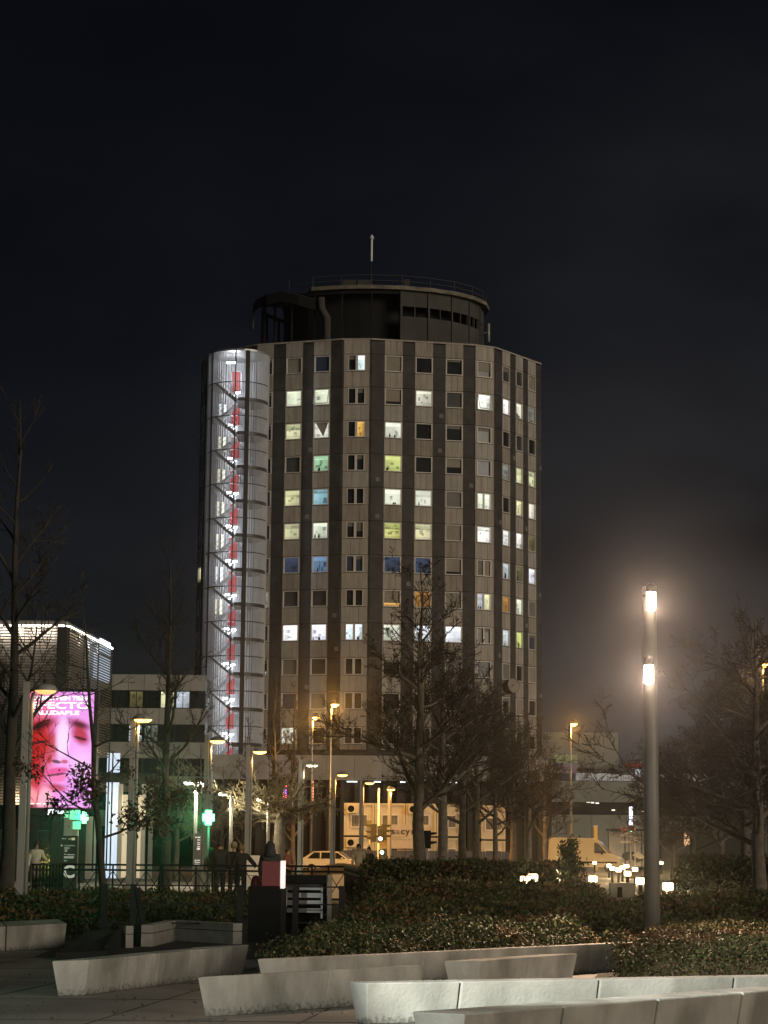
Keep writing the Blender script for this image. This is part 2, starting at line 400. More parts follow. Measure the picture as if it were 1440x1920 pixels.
# room pictures behind lit glass
LIT = {}
def picture(me, cols):                     # one colour per face
    a = me.color_attributes.new('picture', 'FLOAT_COLOR', 'CORNER')
    arr = np.ones((len(me.loops), 4), np.float32)
    for p_ in me.polygons:
        for li in p_.loop_indices: arr[li, :3] = cols[p_.index]
    a.data.foreach_set('color', arr.ravel())
ROOM = emis_attr('lit_room', 1.12)
ROOM_BRIGHT = ROOM
def room_pane(fc, u0, u1, z0, z1, d, c, seed, dark_end=0.0, style=0):
    """glass filled with the light of the room behind it: ceiling, wall, cupboards"""
    rr = random.Random(seed); nx, nz_ = 14, 12; mb = MB(); cols = []
    cut = rr.uniform(0.25, 0.75); ceil = rr.uniform(0.70, 0.9); low = rr.uniform(0.12, 0.3)
    blk = [(rr.uniform(0, .8), rr.uniform(0.05, .55), rr.uniform(.1, .3), rr.uniform(.1, .3), rr.uniform(.38, 1.1)) for _ in range(5)]
    style_ = rr.random(); sx_ = rr.uniform(.05, .5)
    tint = [1 + rr.uniform(-.05, .05) for _ in range(3)]
    for j in range(nz_ + 1):
        for i in range(nx + 1): mb.v.append(fc.pt(u0 + (u1 - u0) * i / nx, z0 + (z1 - z0) * j / nz_, d))
    for j in range(nz_):
        for i in range(nx):
            b = j * (nx + 1) + i
            mb.f.append((b, b + 1, b + nx + 2, b + nx + 1)); mb.m.append(0)
            x, y = (i + .5) / nx, (j + .5) / nz_
            k = 0.84 + 0.17 * math.sin(3 * x + seed) + .10 * (y - .5)
            if y > ceil: k = 1.12
            if x > cut: k *= 0.93
            if y < low: k *= 0.80
            if style_ < .45 and .74 < y < .82 and sx_ < x < sx_ + .45: k *= 1.35
            if .45 < style_ < .7 and x > .72: k *= .6 + .25 * (int(x * 28) % 2)
            if style_ > .88 and y > .55: k *= .72
            for bx, by, bw, bh, bk in blk:
                if bx < x < bx + bw and by < y < by + bh: k *= bk
            k *= 1 + rr.uniform(-.03, .03)
            cols.append([c[q] * k * tint[q] for q in range(3)])
    return mb, cols
WARMW = rgb(236, 236, 196); CREAM = rgb(226, 222, 172); WHITE = (1.0, 1.0, 0.95); COOL = (0.86, 0.96, 1.0)
C_ = {  # window colours
 'w': rgb(232, 236, 214), 'W': (1.15, 1.15, 1.08), 'c': rgb(226, 224, 176), 'y': rgb(206, 212, 128), 'g': rgb(150, 196, 158),
 'q': rgb(150, 190, 205), 'b': rgb(50, 60, 84), 'B': rgb(108, 136, 168), 'o': rgb(160, 110, 52), 'O': rgb(232, 178, 92), 'k': (0.92, 1.08, 1.12),
 'n': rgb(120, 122, 112), 'm': rgb(92, 88, 56), 'l': rgb(190, 200, 206), 'p': (1.1, 1.12, 1.2)}
# each row string per column, top to bottom. D dark, R grey glass, V blue grey glass, S closed blind, H half blind, T blind with a dark gap below,
# a colour letter = lit; a colour after '/' = second pane
GRID = {
 'B0': ['D', 'D', 'D', 'D', 'R', 'R', 'V', 'n', 'D', 'D', 'D', 'D', 'D'],
 'B1': ['S', 'w', 'c~', 'R', 'c', 'c~', 'b', 'R', 'p', 'S', 'V', 'w', 'D'],
 'B2': ['V', 'w!', 'w^', 'g', 'q~', 'w', 'B', 'R', 'p', 'R', 'S', 'D', 'D'],
 'C':  ['D/k', 'D/D', 'D/O', 'D/D', 'D/D', 'D/H', 'V/V', 'D/D', 'k/k', 'D/D', 'D/D', 'D/D', 'D/D'],
 'D1': ['S', 'T', 'w', 'y', 'w', 'y~', 'b', 'So', 'w', 'D', 'D', 'D', 'D'],
 'D2': ['D', 'w', 'D', 'D', 'w', 'c~', 'b', 'o', 'p', 'D', 'D', 'D', 'D'],
 'D3': ['D', 'R', 'D', 'H', 'S', 'S', 'T', 'S', 'p', 'S', 'D', 'D', 'D'],
 'E':  ['H', 'W!', 'D', 'V', 'w/w', 'W~', 'S/S', 'l/c', 'D/R', 'D', 'D', 'D', 'D'],
 'F1': ['R', 'W', 'D', 'n', 'D', 'W', 'l', 'o', 'l', 'S', 'D', 'D', 'D'],
 'F2': ['R', 'w', 'R', 'c', 'c', 'W', 'm', 'w', 'y', 'D', 'S', 'D', 'D'],
 'F3': ['S', 'n', 'D', 'c~', 'w', 'm', 'p', 'S', 'V', 'S', 'D', 'D', 'D'],
 'A1': ['D', 'D', 'D', 'D', 'D', 'D', 'D', 'D', 'D', 'D', 'D', 'D', 'D'],
 'A2': ['D', 'D', 'D', 'D', 'D', 'D', 'D', 'D', 'D', 'D', 'D', 'D', 'D'],
 'Z1': ['D', 'D', 'D', 'D', 'D', 'D', 'c', 'R', 'D', 'D', 'D', 'D', 'D']}
STRIPS = [('Z', 379.2, 381, 'D'), ('Z', 381, 387, 'Z1'), ('Z', 387, 388, 'D'),
 ('A', 388, 390, 'D'), ('A', 390, 423, 'A1'), ('A', 423, 430, 'D'), ('A', 430, 461, 'A2'), ('A', 461, 463, 'D'), ('J', 463, 483, 'D'),
 ('B', 483, 514, 'B0'), ('B', 514, 536.5, 'D'), ('B', 536.5, 568.5, 'B1'), ('B', 568.5, 589, 'D'), ('B', 589, 621, 'B2'), ('B', 621, 641, 'D'),
 ('C', 641, 645, 'D'), ('C', 645, 694, 'C'), ('C', 694, 697, 'D'),
 ('D', 697, 721, 'D'), ('D', 721, 756, 'D1'), ('D', 756, 778, 'D'), ('D', 778, 812.5, 'D2'), ('D', 812.5, 835, 'D'), ('D', 835, 869, 'D3'), ('D', 869, 890, 'D'),
 ('E', 890, 891, 'D'), ('E', 891, 926, 'E'), ('E', 926, 929, 'D'),
 ('F', 929, 941, 'D'), ('F', 941, 956, 'F1'), ('F', 956, 966, 'D'), ('F', 966, 980, 'F2'), ('F', 980, 989, 'D'), ('F', 989, 1004, 'F3'), ('F', 1004, 1014, 'D')]
GLASS = {'D': M['glass_dark'], 'R': M['glass_grey'], 'V': M['glass_blue']}
seed = 100
def pane_for(fc, code, u0, u1, z0, z1, win):
    """glass, blinds and what stands on the sill, as sub-parts of the window"""
    global seed; seed += 1
    rr = random.Random(seed)
    k = code[0]
    if k in 'STH':
        frac = {'S': 1.0, 'T': rr.uniform(.78, .86), 'H': rr.uniform(.52, .66)}[k]
        mb = MB(); fc.box(mb, u0, u1, z0, z1, -0.14, -0.12); wbuild(mb, 'pane', M['glass_dark'], win)
        mb = MB(); zb = z1 - (z1 - z0) * frac; n = 6
        fc.box(mb, u0 + .01, u1 - .01, zb, z1, -0.118, -0.10)
        fc.box(mb, u0 + .01, u1 - .01, zb - .03, zb, -0.118, -0.085)
        wbuild(mb, 'blind', M['blind'] if rr.random() < .7 else M['blind_grey'], win)
        if code == 'So':
            mb, cols = room_pane(fc, u0, u1, z0, z0 + .3, -0.098, C_['O'], seed)
            o = wbuild(mb, 'lit_gap', ROOM, win); picture(o.data, cols)
        return
    if k in GLASS:
        mb = MB(); fc.box(mb, u0, u1, z0, z1, -0.14, -0.12); wbuild(mb, 'pane', GLASS[k], win)
        if rr.random() < .35:
            mb = MB(); fc.box(mb, u0 + .01, u1 - .01, z1 - rr.uniform(.15, .5), z1, -0.118, -0.10); wbuild(mb, 'blind', M['blind_grey'], win)
        return
    mb, cols = room_pane(fc, u0, u1, z0, z1, -0.14, C_[k], seed)
    o = wbuild(mb, 'pane', ROOM, win); picture(o.data, cols)
    if '~' in code:                                             # roller blind half down, lit from behind
        c = [x * .62 for x in C_[k]]; zb = z1 - (z1 - z0) * rr.uniform(.25, .45)
        mb, cols = room_pane(fc, u0, u1, zb, z1, -0.11, c, seed + 5)
        o = wbuild(mb, 'blind', ROOM, win); picture(o.data, cols)
    if '^' in code:                                             # curtain hanging as a triangle
        m_ = (u0 + u1) / 2; mb = MB()
        mb.add([fc.pt(u0 + .1, z1, -.1), fc.pt(u1 - .1, z1, -.1), fc.pt(m_ + .15, z0 + .12, -.1), fc.pt(u0 + .1, z1, -.12), fc.pt(u1 - .1, z1, -.12), fc.pt(m_ + .15, z0 + .12, -.12)],
               [(0, 2, 1), (3, 4, 5), (0, 1, 4, 3), (1, 2, 5, 4), (2, 0, 3, 5)])
        wbuild(mb, 'curtain', M['blind'], win)
    elif '!' not in code and rr.random() < .35:                   # things on the sill
        mb = MB()
        for _ in range(rr.randint(1, 3)):
            w_ = rr.uniform(.06, .2); u = rr.uniform(u0 + .1, u1 - .3); h_ = rr.uniform(.08, .4)
            fc.box(mb, u, u + w_, z0, z0 + h_, -0.12 + .001 * rr.random(), -0.06)
            fc.box(mb, u + w_ * .25, u + w_ * .75, z0 + h_, z0 + h_ * 1.35, -0.115, -0.07)
        wbuild(mb, 'sill_object', M['charcoal'], win)
nwin = 0
for fk, x0, x1, kind in STRIPS:
    fc = FC[FI[fk]]; u0, u1 = fc.uat(x0), fc.uat(x1)
    if u1 - u0 < 0.02: continue
    if kind == 'D':                                              # dark pilaster, one panel per storey
        zz = [ZTOP - 0.1] + [zhead(r) + .1 for r in range(NROW)] + [zhead(NROW - 1) - ZW - .5]
        for r in range(len(zz) - 1):
            mb = MB(); dd = 0.03 + rnd.uniform(-.012, .012)
            fc.box(mb, u0 + .012, u1 - .012, zz[r + 1] + .018, zz[r] - .018, -0.3, dd)
            wbuild(mb, 'pilaster_panel', M['panel_dark' if rnd.random() < .7 else 'panel_dark_b'], TW)
            if 0 < r < NROW and u1 - u0 > .8 and rnd.random() < .45:
                mb = MB(); uu_ = u0 + (u1 - u0) * rnd.uniform(.3, .65); z_ = zz[r + 1] + rnd.uniform(.25, .6); fc.box(mb, uu_, uu_ + .42, z_, z_ + .42, -.1, dd + .02); wbuild(mb, 'vent_cover', M['panel_dark_b' if rnd.random() < .5 else 'blind_grey'], TW)
        continue
    # light column: spandrels of three ribs, windows between them
    ue0, ue1 = u0 + .012, u1 - .012
    tops = [ZTOP] + [zhead(r) - ZW - .06 for r in range(NROW)]
    for r in range(NROW + 1):
        zt = tops[r]; zb = zhead(r) + .06 if r < NROW else zt - .5
        mb = MB(); n = 3
        for k in range(n):
            a = ue0 + (ue1 - ue0) * k / n; b = ue0 + (ue1 - ue0) * (k + 1) / n
            fc.box(mb, a + .012, b - .012, zb + .015, zt - .015, -0.25, 0.055 + rnd.uniform(-.008, .008))
        wbuild(mb, 'spandrel_panel', M[rnd.choice(['panel_light', 'panel_light', 'panel_light_b', 'panel_light_c'])], TW)
    for r in range(NROW):
        code = GRID[kind][r]; zt = zhead(r); zb = zt - ZW
        fw = min(.085, (u1 - u0) * .06); a, b = u0 + (u1 - u0) * .045, u1 - (u1 - u0) * .045
        if kind == 'C': a, b = u0 + (u1 - u0) * .17, u1 - (u1 - u0) * .17
        if kind == 'E': a, b = u0 + (u1 - u0) * .1, u1 - (u1 - u0) * .15
        mb = MB()
        for q in ((a, b, zt - fw, zt), (a, b, zb, zb + fw), (a, a + fw, zb + fw, zt - fw), (b - fw, b, zb + fw, zt - fw)):
            fc.box(mb, q[0], q[1], q[2], q[3], -0.2, 0.07)
        for q in ((ue0, a, zb - .04, zt + .04), (b, ue1, zb - .04, zt + .04)):
            fc.box(mb, q[0], q[1], q[2], q[3], -0.2, 0.03, 1)
        two = '/' in code
        if two:
            m_ = (a + b) / 2; mw = .12 if kind == 'C' else .07
            fc.box(mb, m_ - mw, m_ + mw, zb + fw, zt - fw, -0.2, 0.05)
        win = wbuild(mb, 'window', [M['frame'], M['panel_light']], TW)
        nwin += 1
        if two:
            c1, c2 = code.split('/')
            pane_for(fc, c1, a + fw, m_ - mw, zb + fw, zt - fw, win); pane_for(fc, c2, m_ + mw, b - fw, zb + fw, zt - fw, win)
        else:
            pane_for(fc, code, a + fw, b - fw, zb + fw, zt - fw, win)
            if '!' in code:                                       # top-hung sash pushed open
                mb = MB(); L0, L1 = a + fw, b - fw
                for (ua, za, da, ub, zb2, db) in ((L0, zt - fw, .08, L0, zb + .1, .5), (L1, zt - fw, .08, L1, zb + .1, .5), (L0, zb + .1, .5, L1, zb + .1, .5), (L0, zt - fw, .08, L1, zt - fw, .08)):
                    mb.bar(fc.pt(ua, za, da), fc.pt(ub, zb2, db), .07, .07)
                wbuild(mb, 'open_sash', M['frame'], win)
# coping
mb = MB()
for f in FC: f.box(mb, 0.0, f.len, ZTOP + .003, ZTOP + .16, -0.4, 0.09)
wbuild(mb, 'coping', M['panel_light'], TW)
mb = MB(); mb.prism([(q.x, q.y) for q in inner], ZTOP - .14, ZTOP - .02); wbuild(mb, 'roof', M['dark_sheet'], TW)

# plant floor on the roof
CX, CYY, RX, RY = plan_ray(697).x * 229, 229.5, 11.9, 8.6
def ell(k, n=24, r=1.0, off=0.0): a = 2 * math.pi * (k + off) / n - math.pi / 2; return (CX + RX * r * math.cos(a), CYY + RY * r * math.sin(a))
ZS0 = H(700, 543, CYY - RY); ZS1 = H(700, 536, CYY - RY)
mb = MB(); mb.prism([ell(k, 24, .80) for k in range(24)], ZTOP - .02, ZS0 - .01); wbuild(mb, 'plant_room_core', M['dark_sheet'], TW)
for k in range(24):                          # walls of the plant floor, bays with strip windows
    a0, a1 = Vector(ell(k, 24)), Vector(ell(k + 1, 24)); d = (a1 - a0); ang = math.atan2(d.y, d.x)
    mx_ = (a0.x + a1.x) / 2
    right = mx_ > CX + 2.0
    f = Facet((a0, ang, a1)); mb = MB()
    zb, zt = ZTOP, ZS0 - .02
    if right:
        f.box(mb, .02, f.len - .02, zb, zb + (zt - zb) * .60, -.25, 0)
        f.box(mb, .02, f.len - .02, zb + (zt - zb) * .76, zt, -.25, 0)
        f.box(mb, .02, .14, zb + (zt - zb) * .60, zb + (zt - zb) * .76, -.25, 0.02)
        f.box(mb, f.len * .5 - .05, f.len * .5 + .05, zb + (zt - zb) * .60, zb + (zt - zb) * .76, -.25, -0.02)
        f.box(mb, -.12, .018, zb, zt, -.3, .1)
        wbuild(mb, 'plant_room_wall', M['plant_wall'], TW)
    else:
        f.box(mb, .02, f.len - .02, zb, zb + (zt - zb) * .12, -.25, 0)
        f.box(mb, -.06, .06, zb, zt, -.2, .02)
        f.box(mb, .06, f.len, zt - .35, zt, -.2, .0)
        wbuild(mb, 'plant_room_frame', M['dark_sheet'], TW)
mb = MB(); mb.prism([ell(k, 24, 1.06 if ell(k)[0] > CX - 8 else .82) for k in range(24)], ZS0, ZS1)
wbuild(mb, 'roof_slab', M['slab'], TW)
# dark lean-to roof on the left of the plant floor
pts = [P(474, 572, CYY), P(480, 562, CYY - 4), P(500, 552, CYY - 6.5), P(530, 546, CYY - 7.5), P(560, 553, CYY - 8.4), P(592, 562, CYY - 8.8)]
mb = MB(); b = len(mb.v)
for q in pts: mb.v += [tuple(q), (q.x, q.y, q.z - 1.1), (q.x + (CX - q.x) * .35, q.y + 4, q.z + .5)]
for i in range(len(pts) - 1):
    for j, k in ((0, 1), (2, 0)):
        mb.f.append((i * 3 + j, i * 3 + 3 + j, i * 3 + 3 + k, i * 3 + k)); mb.m.append(0)
wbuild(mb, 'lean_to_roof', M['dark_sheet'], TW)
# guardrail
mb = MB(); zr = ZS1
for k in range(24):
    p0 = ell(k, 24, 1.03); p1 = ell(k + 1, 24, 1.03)
    if p0[1] > CYY + 4 or (p0[0] < CX - 9.5): continue
    mb.bar((p0[0], p0[1], zr), (p0[0], p0[1], zr + 1.15), .06)
    if p1[1] <= CYY + 4:
        for h in (.55, 1.12): mb.bar((p0[0], p0[1], zr + h), (p1[0], p1[1], zr + h), .05)
wbuild(mb, 'guardrail', M['plant_wall'], TW)
mb = MB(); q = P(655, 530, CYY - 7); mb.box((q.x, q.y, ZS1 + .5), (1.4, .5, 1.0)); q = P(684, 530, CYY - 7); mb.box((q.x, q.y, ZS1 + .5), (1.5, .5, 1.0))
q = P(763, 530, CYY - 7); mb.box((q.x, q.y, ZS1 + .55), (.6, .6, 1.1)); wbuild(mb, 'roof_equipment', M['plant_wall'], TW)
mb = MB(); a = P(697, 440, CYY); a0 = P(697, 490, CYY)
mb.tube([(a.x, a.y, ZS1), (a.x, a.y, a0.z)], .03, 6); mb.tube([(a.x, a.y, a0.z), (a.x, a.y, a.z - .5)], .13, 8, 1)
mb.lathe([(.06, 0), (.28, .05), (.05, .5)], (a.x, a.y, a.z - .5), 8, 1)
wbuild(mb, 'roof_mast', [M['steel_dark'], M['white']], TW)
mb = MB(); a = P(603, 562, CYY - RY * .93)
zb0 = ZTOP; mb.tube([(a.x - .1, a.y, a.z + .2), (a.x, a.y, a.z - 1.0), (a.x + .55, a.y, a.z - 1.9), (a.x + .6, a.y, zb0)], .42, 10)
wbuild(mb, 'air_duct', M['plant_wall'], TW, True)
for px, py in ((474, 600), (916, 624)):
    q = P(px, py, CYY - 1.5); mb = MB()
    mb.tube([(q.x, q.y, q.z - 1.0), (q.x, q.y, q.z + 1.0)], .16, 8); mb.bar((q.x, q.y, q.z), (q.x + (.7 if px < 700 else -.7), q.y, q.z), .06)
    wbuild(mb, 'panel_antenna', M['post'], TW, True)
# round dish on the facade
fc = FC[FI['F']]; uu = fc.uat(950); zc = H(951, 1284, 219.0); mb = MB(); n = 20
pc = [fc.pt(uu + .95 * math.cos(2 * math.pi * k / n) * 1.25, zc + .75 * math.sin(2 * math.pi * k / n), .9) for k in range(n)]
pd = [fc.pt(uu + .95 * math.cos(2 * math.pi * k / n) * 1.1, zc + .66 * math.sin(2 * math.pi * k / n), .75) for k in range(n)]
mb.v = pc + pd + [fc.pt(uu, zc, .62)]
for k in range(n):
    j = (k + 1) % n; mb.f += [(k, j, n + j, n + k), (n + k, n + j, 2 * n)]; mb.m += [0, 0]
mb.bar(fc.pt(uu, zc, 0), fc.pt(uu, zc, .8), .1); wbuild(mb, 'round_dish', M['blind'], TW)

# ------------------------------------------------------------------ the fire escape
FE = thing('fire_escape', 'lit round steel fire escape stair with red doors climbing the left side of the tower', 'fire escape', (at(447, 214.6, 44).x, 214.6, 0))
SX, SY = FE.location.x, FE.location.y
SR = (503 - 389) / 2 * mpp(212)
ztop_fe = H(445, 664, 213.4)
zland0 = H(420, 724, 214.0)
NF = 13
def spt(a, r=1.0, z=0): return (SX + SR * r * math.sin(a), SY - SR * r * math.cos(a) * .98, z)
mb = MB(); n = 60                                    # ribbed metal back wall
for k in range(n):
    a0 = -1.72 + (-.0 + 2.9) * k / n
    a = R(95) + (R(265) - R(95)) * k / n; a2 = R(95) + (R(265) - R(95)) * (k + 1) / n
    r0 = 1.0 if k % 2 else .945
    p0, p1 = spt(a, r0), spt(a2, r0)
    q0, q1 = spt(a, r0 + .02), spt(a2, r0 + .02)
    mb.hexa([(p0[0], p0[1], .1), (p1[0], p1[1], .1), (q1[0], q1[1], .1), (q0[0], q0[1], .1), (p0[0], p0[1], ztop_fe), (p1[0], p1[1], ztop_fe), (q1[0], q1[1], ztop_fe), (q0[0], q0[1], ztop_fe)])
wbuild(mb, 'ribbed_back_wall', M['ribbed'], FE)
mb = MB(); nb = 110                                   # thin upright rods of the see-through cladding
for k in range(nb):
    a = R(-88) + R(176) * k / (nb - 1)
    edge = abs(math.degrees(a))
    if R(-28) < a < R(12) and k % 4: continue
    w_ = .035 if edge > 35 else .02
    p0 = spt(a, 1.0); mb.bar((p0[0], p0[1], .1), (p0[0], p0[1], ztop_fe), w_)
o = wbuild(mb, 'rod_cladding', M['ribbed'], FE); o['kind'] = 'stuff'
for a, w_, m in ((R(20), .42, 'steel_dark'), (R(-3), .12, 'steel_dark'), (R(-58), .16, 'steel_dark'), (R(-88), .25, 'ribbed'), (R(82), .18, 'ribbed')):
    p0 = spt(a, 1.02); mb = MB(); mb.bar((p0[0], p0[1], 0), (p0[0], p0[1], ztop_fe), w_); wbuild(mb, 'column', M[m], FE)
p0 = spt(R(30), .8); mb = MB(); mb.tube([(p0[0], p0[1], 0), (p0[0], p0[1], ztop_fe - .4)], .13, 10); wbuild(mb, 'white_riser_pipe', M['white'], FE, True)
mb = MB(); mb.prism([spt(R(-90) + R(360) * k / 28, 1.03)[:2] for k in range(28)], ztop_fe, ztop_fe + .18); wbuild(mb, 'roof', M['steel'], FE)
def arc(mb, a0, a1, z, w_, h_, r=1.0, n=18):
    for k in range(n):
        a = a0 + (a1 - a0) * k / n; b = a0 + (a1 - a0) * (k + 1) / n
        p0, p1 = spt(a, r), spt(b, r); mb.bar((p0[0], p0[1], z), (p1[0], p1[1], z), w_, h_)
TUBES = [emis('stair_tube_lamp', (0.93, 0.95, 1.0), s_) for s_ in (26, 12, 5)]; M['flight_grey'] = mat('grey_painted_stair', (0.12, 0.115, 0.11), .6, .2, 2.0)
for k in range(NF):
    zf = zland0 - k * PITCH; zm = zf - PITCH / 2
    if zm < .6: break
    xl, xm, xr = SX - SR * .72, SX - SR * .02, SX + SR * .12
    mb = MB(); arc(mb, R(-95), R(95), zf, .08, .09); wbuild(mb, 'ring_beam', M['steel_dark'], FE)
    mb = MB(); mb.prism([spt(R(-90) - R(70) * i / 6, .97)[:2] for i in range(7)][::-1] + [(xl + .3, SY - SR * .75), (xl + .3, SY + SR * .6)], zf - .1, zf); wbuild(mb, 'door_landing', M['steel'], FE)
    mb = MB(); mb.prism([(xm, SY + SR * .55), (xm, SY - SR * .95)] + [spt(R(0) + R(150) * i / 12, .99)[:2] for i in range(13)], zm - .12, zm); wbuild(mb, 'half_landing', M['steel_dark'], FE)
    mb = MB(); arc(mb, R(2), R(100), zm - .05, .10, .34, 1.0, 14); wbuild(mb, 'landing_edge', M['steel_dark'], FE)
    for y, za, zb, front in ((SY - SR * .68, zf, zm, 1), (SY - SR * .05, zf - PITCH, zm, 0)):
        mb = MB()
        for s in (-.6, .6):
            mb.bar((xl, y + s, za - .1), (xm, y + s, zb - .1), .05, .20)
        nst = 8
        for i in range(nst):
            t = (i + .5) / nst; mb.box((xl + (xm - xl) * t, y, za + (zb - za) * (i + 1) / (nst + 1)), ((xm - xl) / nst * 1.05, 1.14, .045))
        wbuild(mb, 'stair_flight', M['flight_grey'] if front else M['steel'], FE)
        mb = MB()
        for h in (.5, 1.0): mb.bar((xl, y - .6, za + h), (xm, y - .6, zb + h), .045)
        for i in range(5):
            t = i / 4; mb.bar((xl + (xm - xl) * t, y - .6, za + (zb - za) * t), (xl + (xm - xl) * t, y - .6, za + (zb - za) * t + 1.0), .035)
        wbuild(mb, 'handrail', M['steel'], FE)
    dx = at(441, 216.5, 44).x; mb = MB(); mb.box((dx, SY + SR * .80, zf + 1.05), (.8, .08, 2.1)); d_ = wbuild(mb, 'door', M['red_door'], FE)
    mb = MB()
    for s in (-.5, .5): mb.box((dx + s, SY + SR * .79, zf + 1.08), (.09, .12, 2.2))
    mb.box((dx, SY + SR * .79, zf + 2.16), (1.1, .12, .09)); wbuild(mb, 'door_frame', M['steel'], d_)
    for i, lx in enumerate((at(433, 214, 44).x, at(446, 214, 44).x)):
        if i == 1 and k < 3 and k > 0: continue
        zz = zf - .62 + (2.95 if k == 0 else 0) if i == 0 else zf - .72
        wl = .95 if (k == 0 and i == 0) else .42
        mb = MB(); mb.tube([(lx - wl / 2, SY - SR * .35, zz + .02 * ((k * 7) % 5 - 2)), (lx + wl / 2, SY - SR * .35, zz)], .08, 8); wbuild(mb, 'tube_lamp', TUBES[(k * 5 + i * 2 + k // 3) % 3] if k else TUBES[0], FE)
    lamp('stair_light', (at(433, 214, 44).x - SX + .3, -SR * .35, zf - .8), rnd.choice((230, 300, 380)), (0.90, 0.94, 1.0), FE, size=.15)
lamp('stair_light', (at(433, 214, 44).x - SX + .3, -SR * .3, zland0 + 2.0), 330, (0.90, 0.94, 1.0), FE, size=.15)
# lit slots seen through the back wall
for r, px, c in ((1, 417, COOL), (2, 417, CREAM), (3, 415, CREAM), (4, 414, WARMW), (5, 413, WARMW), (6, 412, COOL), (7, 411, CREAM)):
    z1 = H(px, 757 + 61 * (r - 1), 216); mb = MB(); x = at(px + (417 - px) * .9, 216.5, 44).x
    for s in (-.24, .24): mb.box((x + s, SY + SR * .58 + s * .6, z1 - .75), (.22, .05, 1.5))
    wbuild(mb, 'lit_slot_window', emis('slot_light', c, .8), FE)
# ------------------------------------------------------------------ left: leisure building with slats and an advertising screen
def wx(px, Y, z=2.0): return at(px, Y, z).x
YB = 104.0
LB = thing('slatted_building', 'left building wrapped in horizontal slats, with a glowing light strip along its roof edge', 'building', (-16, YB, 0))
ZB = H(60, 1163, YB); xc = wx(122, YB, 8); YE = 116.0; xe = wx(206, YE, 8)
x_l = wx(-260, YB, 8)
mb = MB(); mb.prism([(x_l, YB + .5), (xc - .2, YB + .5), (xe - .55, YE), (xe - 3.2, YE + 14), (x_l, YE + 14)], 0, ZB - .25); wbuild(mb, 'wall', M['pale_wall'], LB)
mb = MB(); mb.prism([(x_l, YB + .12), (xc - .1, YB + .12), (xe - .15, YE + .2), (xe - 3.0, YE + 14), (x_l, YE + 14)], ZB - .2, ZB); wbuild(mb, 'roof', M['dark_wall'], LB)
zlow = H(60, 1510, YB)
for nm, a, b in (('front', (x_l, YB), (wx(104, YB, 8), YB)), ('side', (xc + .05, YB + .05), (xe, YE))):
    mb = MB(); z = zlow if nm == 'front' else .4
    if nm == 'side': z = H(200, 1420, YE)
    while z < ZB - .3:
        mb.bar((a[0], a[1], z), (b[0], b[1], z), .10, .055); z += .135
    o = wbuild(mb, 'slat_screen', M['slat'], LB); o['kind'] = 'stuff'
    mb = MB(); L_ = math.hypot(b[0] - a[0], b[1] - a[1]); k = int(L_ / 3.0)
    for i in range(k + 1):
        t = i / k; mb.bar((a[0] + (b[0] - a[0]) * t, a[1] + (b[1] - a[1]) * t + .09, .4), (a[0] + (b[0] - a[0]) * t, a[1] + (b[1] - a[1]) * t + .09, ZB - .3), .07)
    wbuild(mb, 'slat_support', M['charcoal'], LB)
mb = MB(); x0_, x1_ = wx(104, YB, 8), xc; mb.hexa([(x0_, YB - .1, 0), (x1_, YB - .1, 0), (x1_, YB + .4, 0), (x0_, YB + .4, 0), (x0_, YB - .1, ZB - .3), (x1_, YB - .1, ZB - .3), (x1_, YB + .4, ZB - .3), (x0_, YB + .4, ZB - .3)])
wbuild(mb, 'corner_pillar', M['dark_wall'], LB)
STRIP_W = emis('warm_led_strip', (1.0, 0.84, 0.66), 9, True); STRIP_C = emis('cool_led_strip', (0.92, 0.95, 1.0), 12, True)
segs = [(-60, 4), (10, 38), (43, 103), (110, 121)]
for a, b in segs:
    mb = MB(); xa, xb = wx(a, YB, 12), wx(b, YB, 12); mb.box(((xa + xb) / 2, YB - .02, ZB - .26), (xb - xa, .16, .07)); wbuild(mb, 'light_strip', STRIP_W, LB)
for i in range(6):
    t0, t1 = i / 6 + .01, (i + 1) / 6 - .01; mb = MB()
    mb.bar((xc + (xe - xc) * t0, YB + (YE - YB) * t0, ZB - .26), (xc + (xe - xc) * t1, YB + (YE - YB) * t1, ZB - .26), .16, .07); wbuild(mb, 'light_strip', STRIP_W if i < 3 else STRIP_C, LB)
for i in range(5):
    lamp('slat_wash', (wx(-20 + i * 28, YB, 12) + 16, .25, ZB - .55), 26, (1.0, .82, .68), LB, size=.1)
for i in range(4):
    t = (i + .5) / 4; lamp('slat_wash', (xc + (xe - xc) * t + 16 - .3, (YE - YB) * t + .2, ZB - .5), 30, (1.0, .85, .66) if i < 2 else (.88, .94, 1), LB, size=.1)
lamp('slat_wash', (wx(30, YB, 4) + 16, .2, H(30, 1500, YB)), 40, (1.0, .7, .42), LB, size=.1)
lamp('slat_wash', (xe + 16 - .4, YE - YB - 2.2, H(200, 1420, YE)), 16, (1.0, .78, .42), LB, size=.1)
LITG = emis('cool_lit_glass', (.62, .78, 1.0), .85, True)
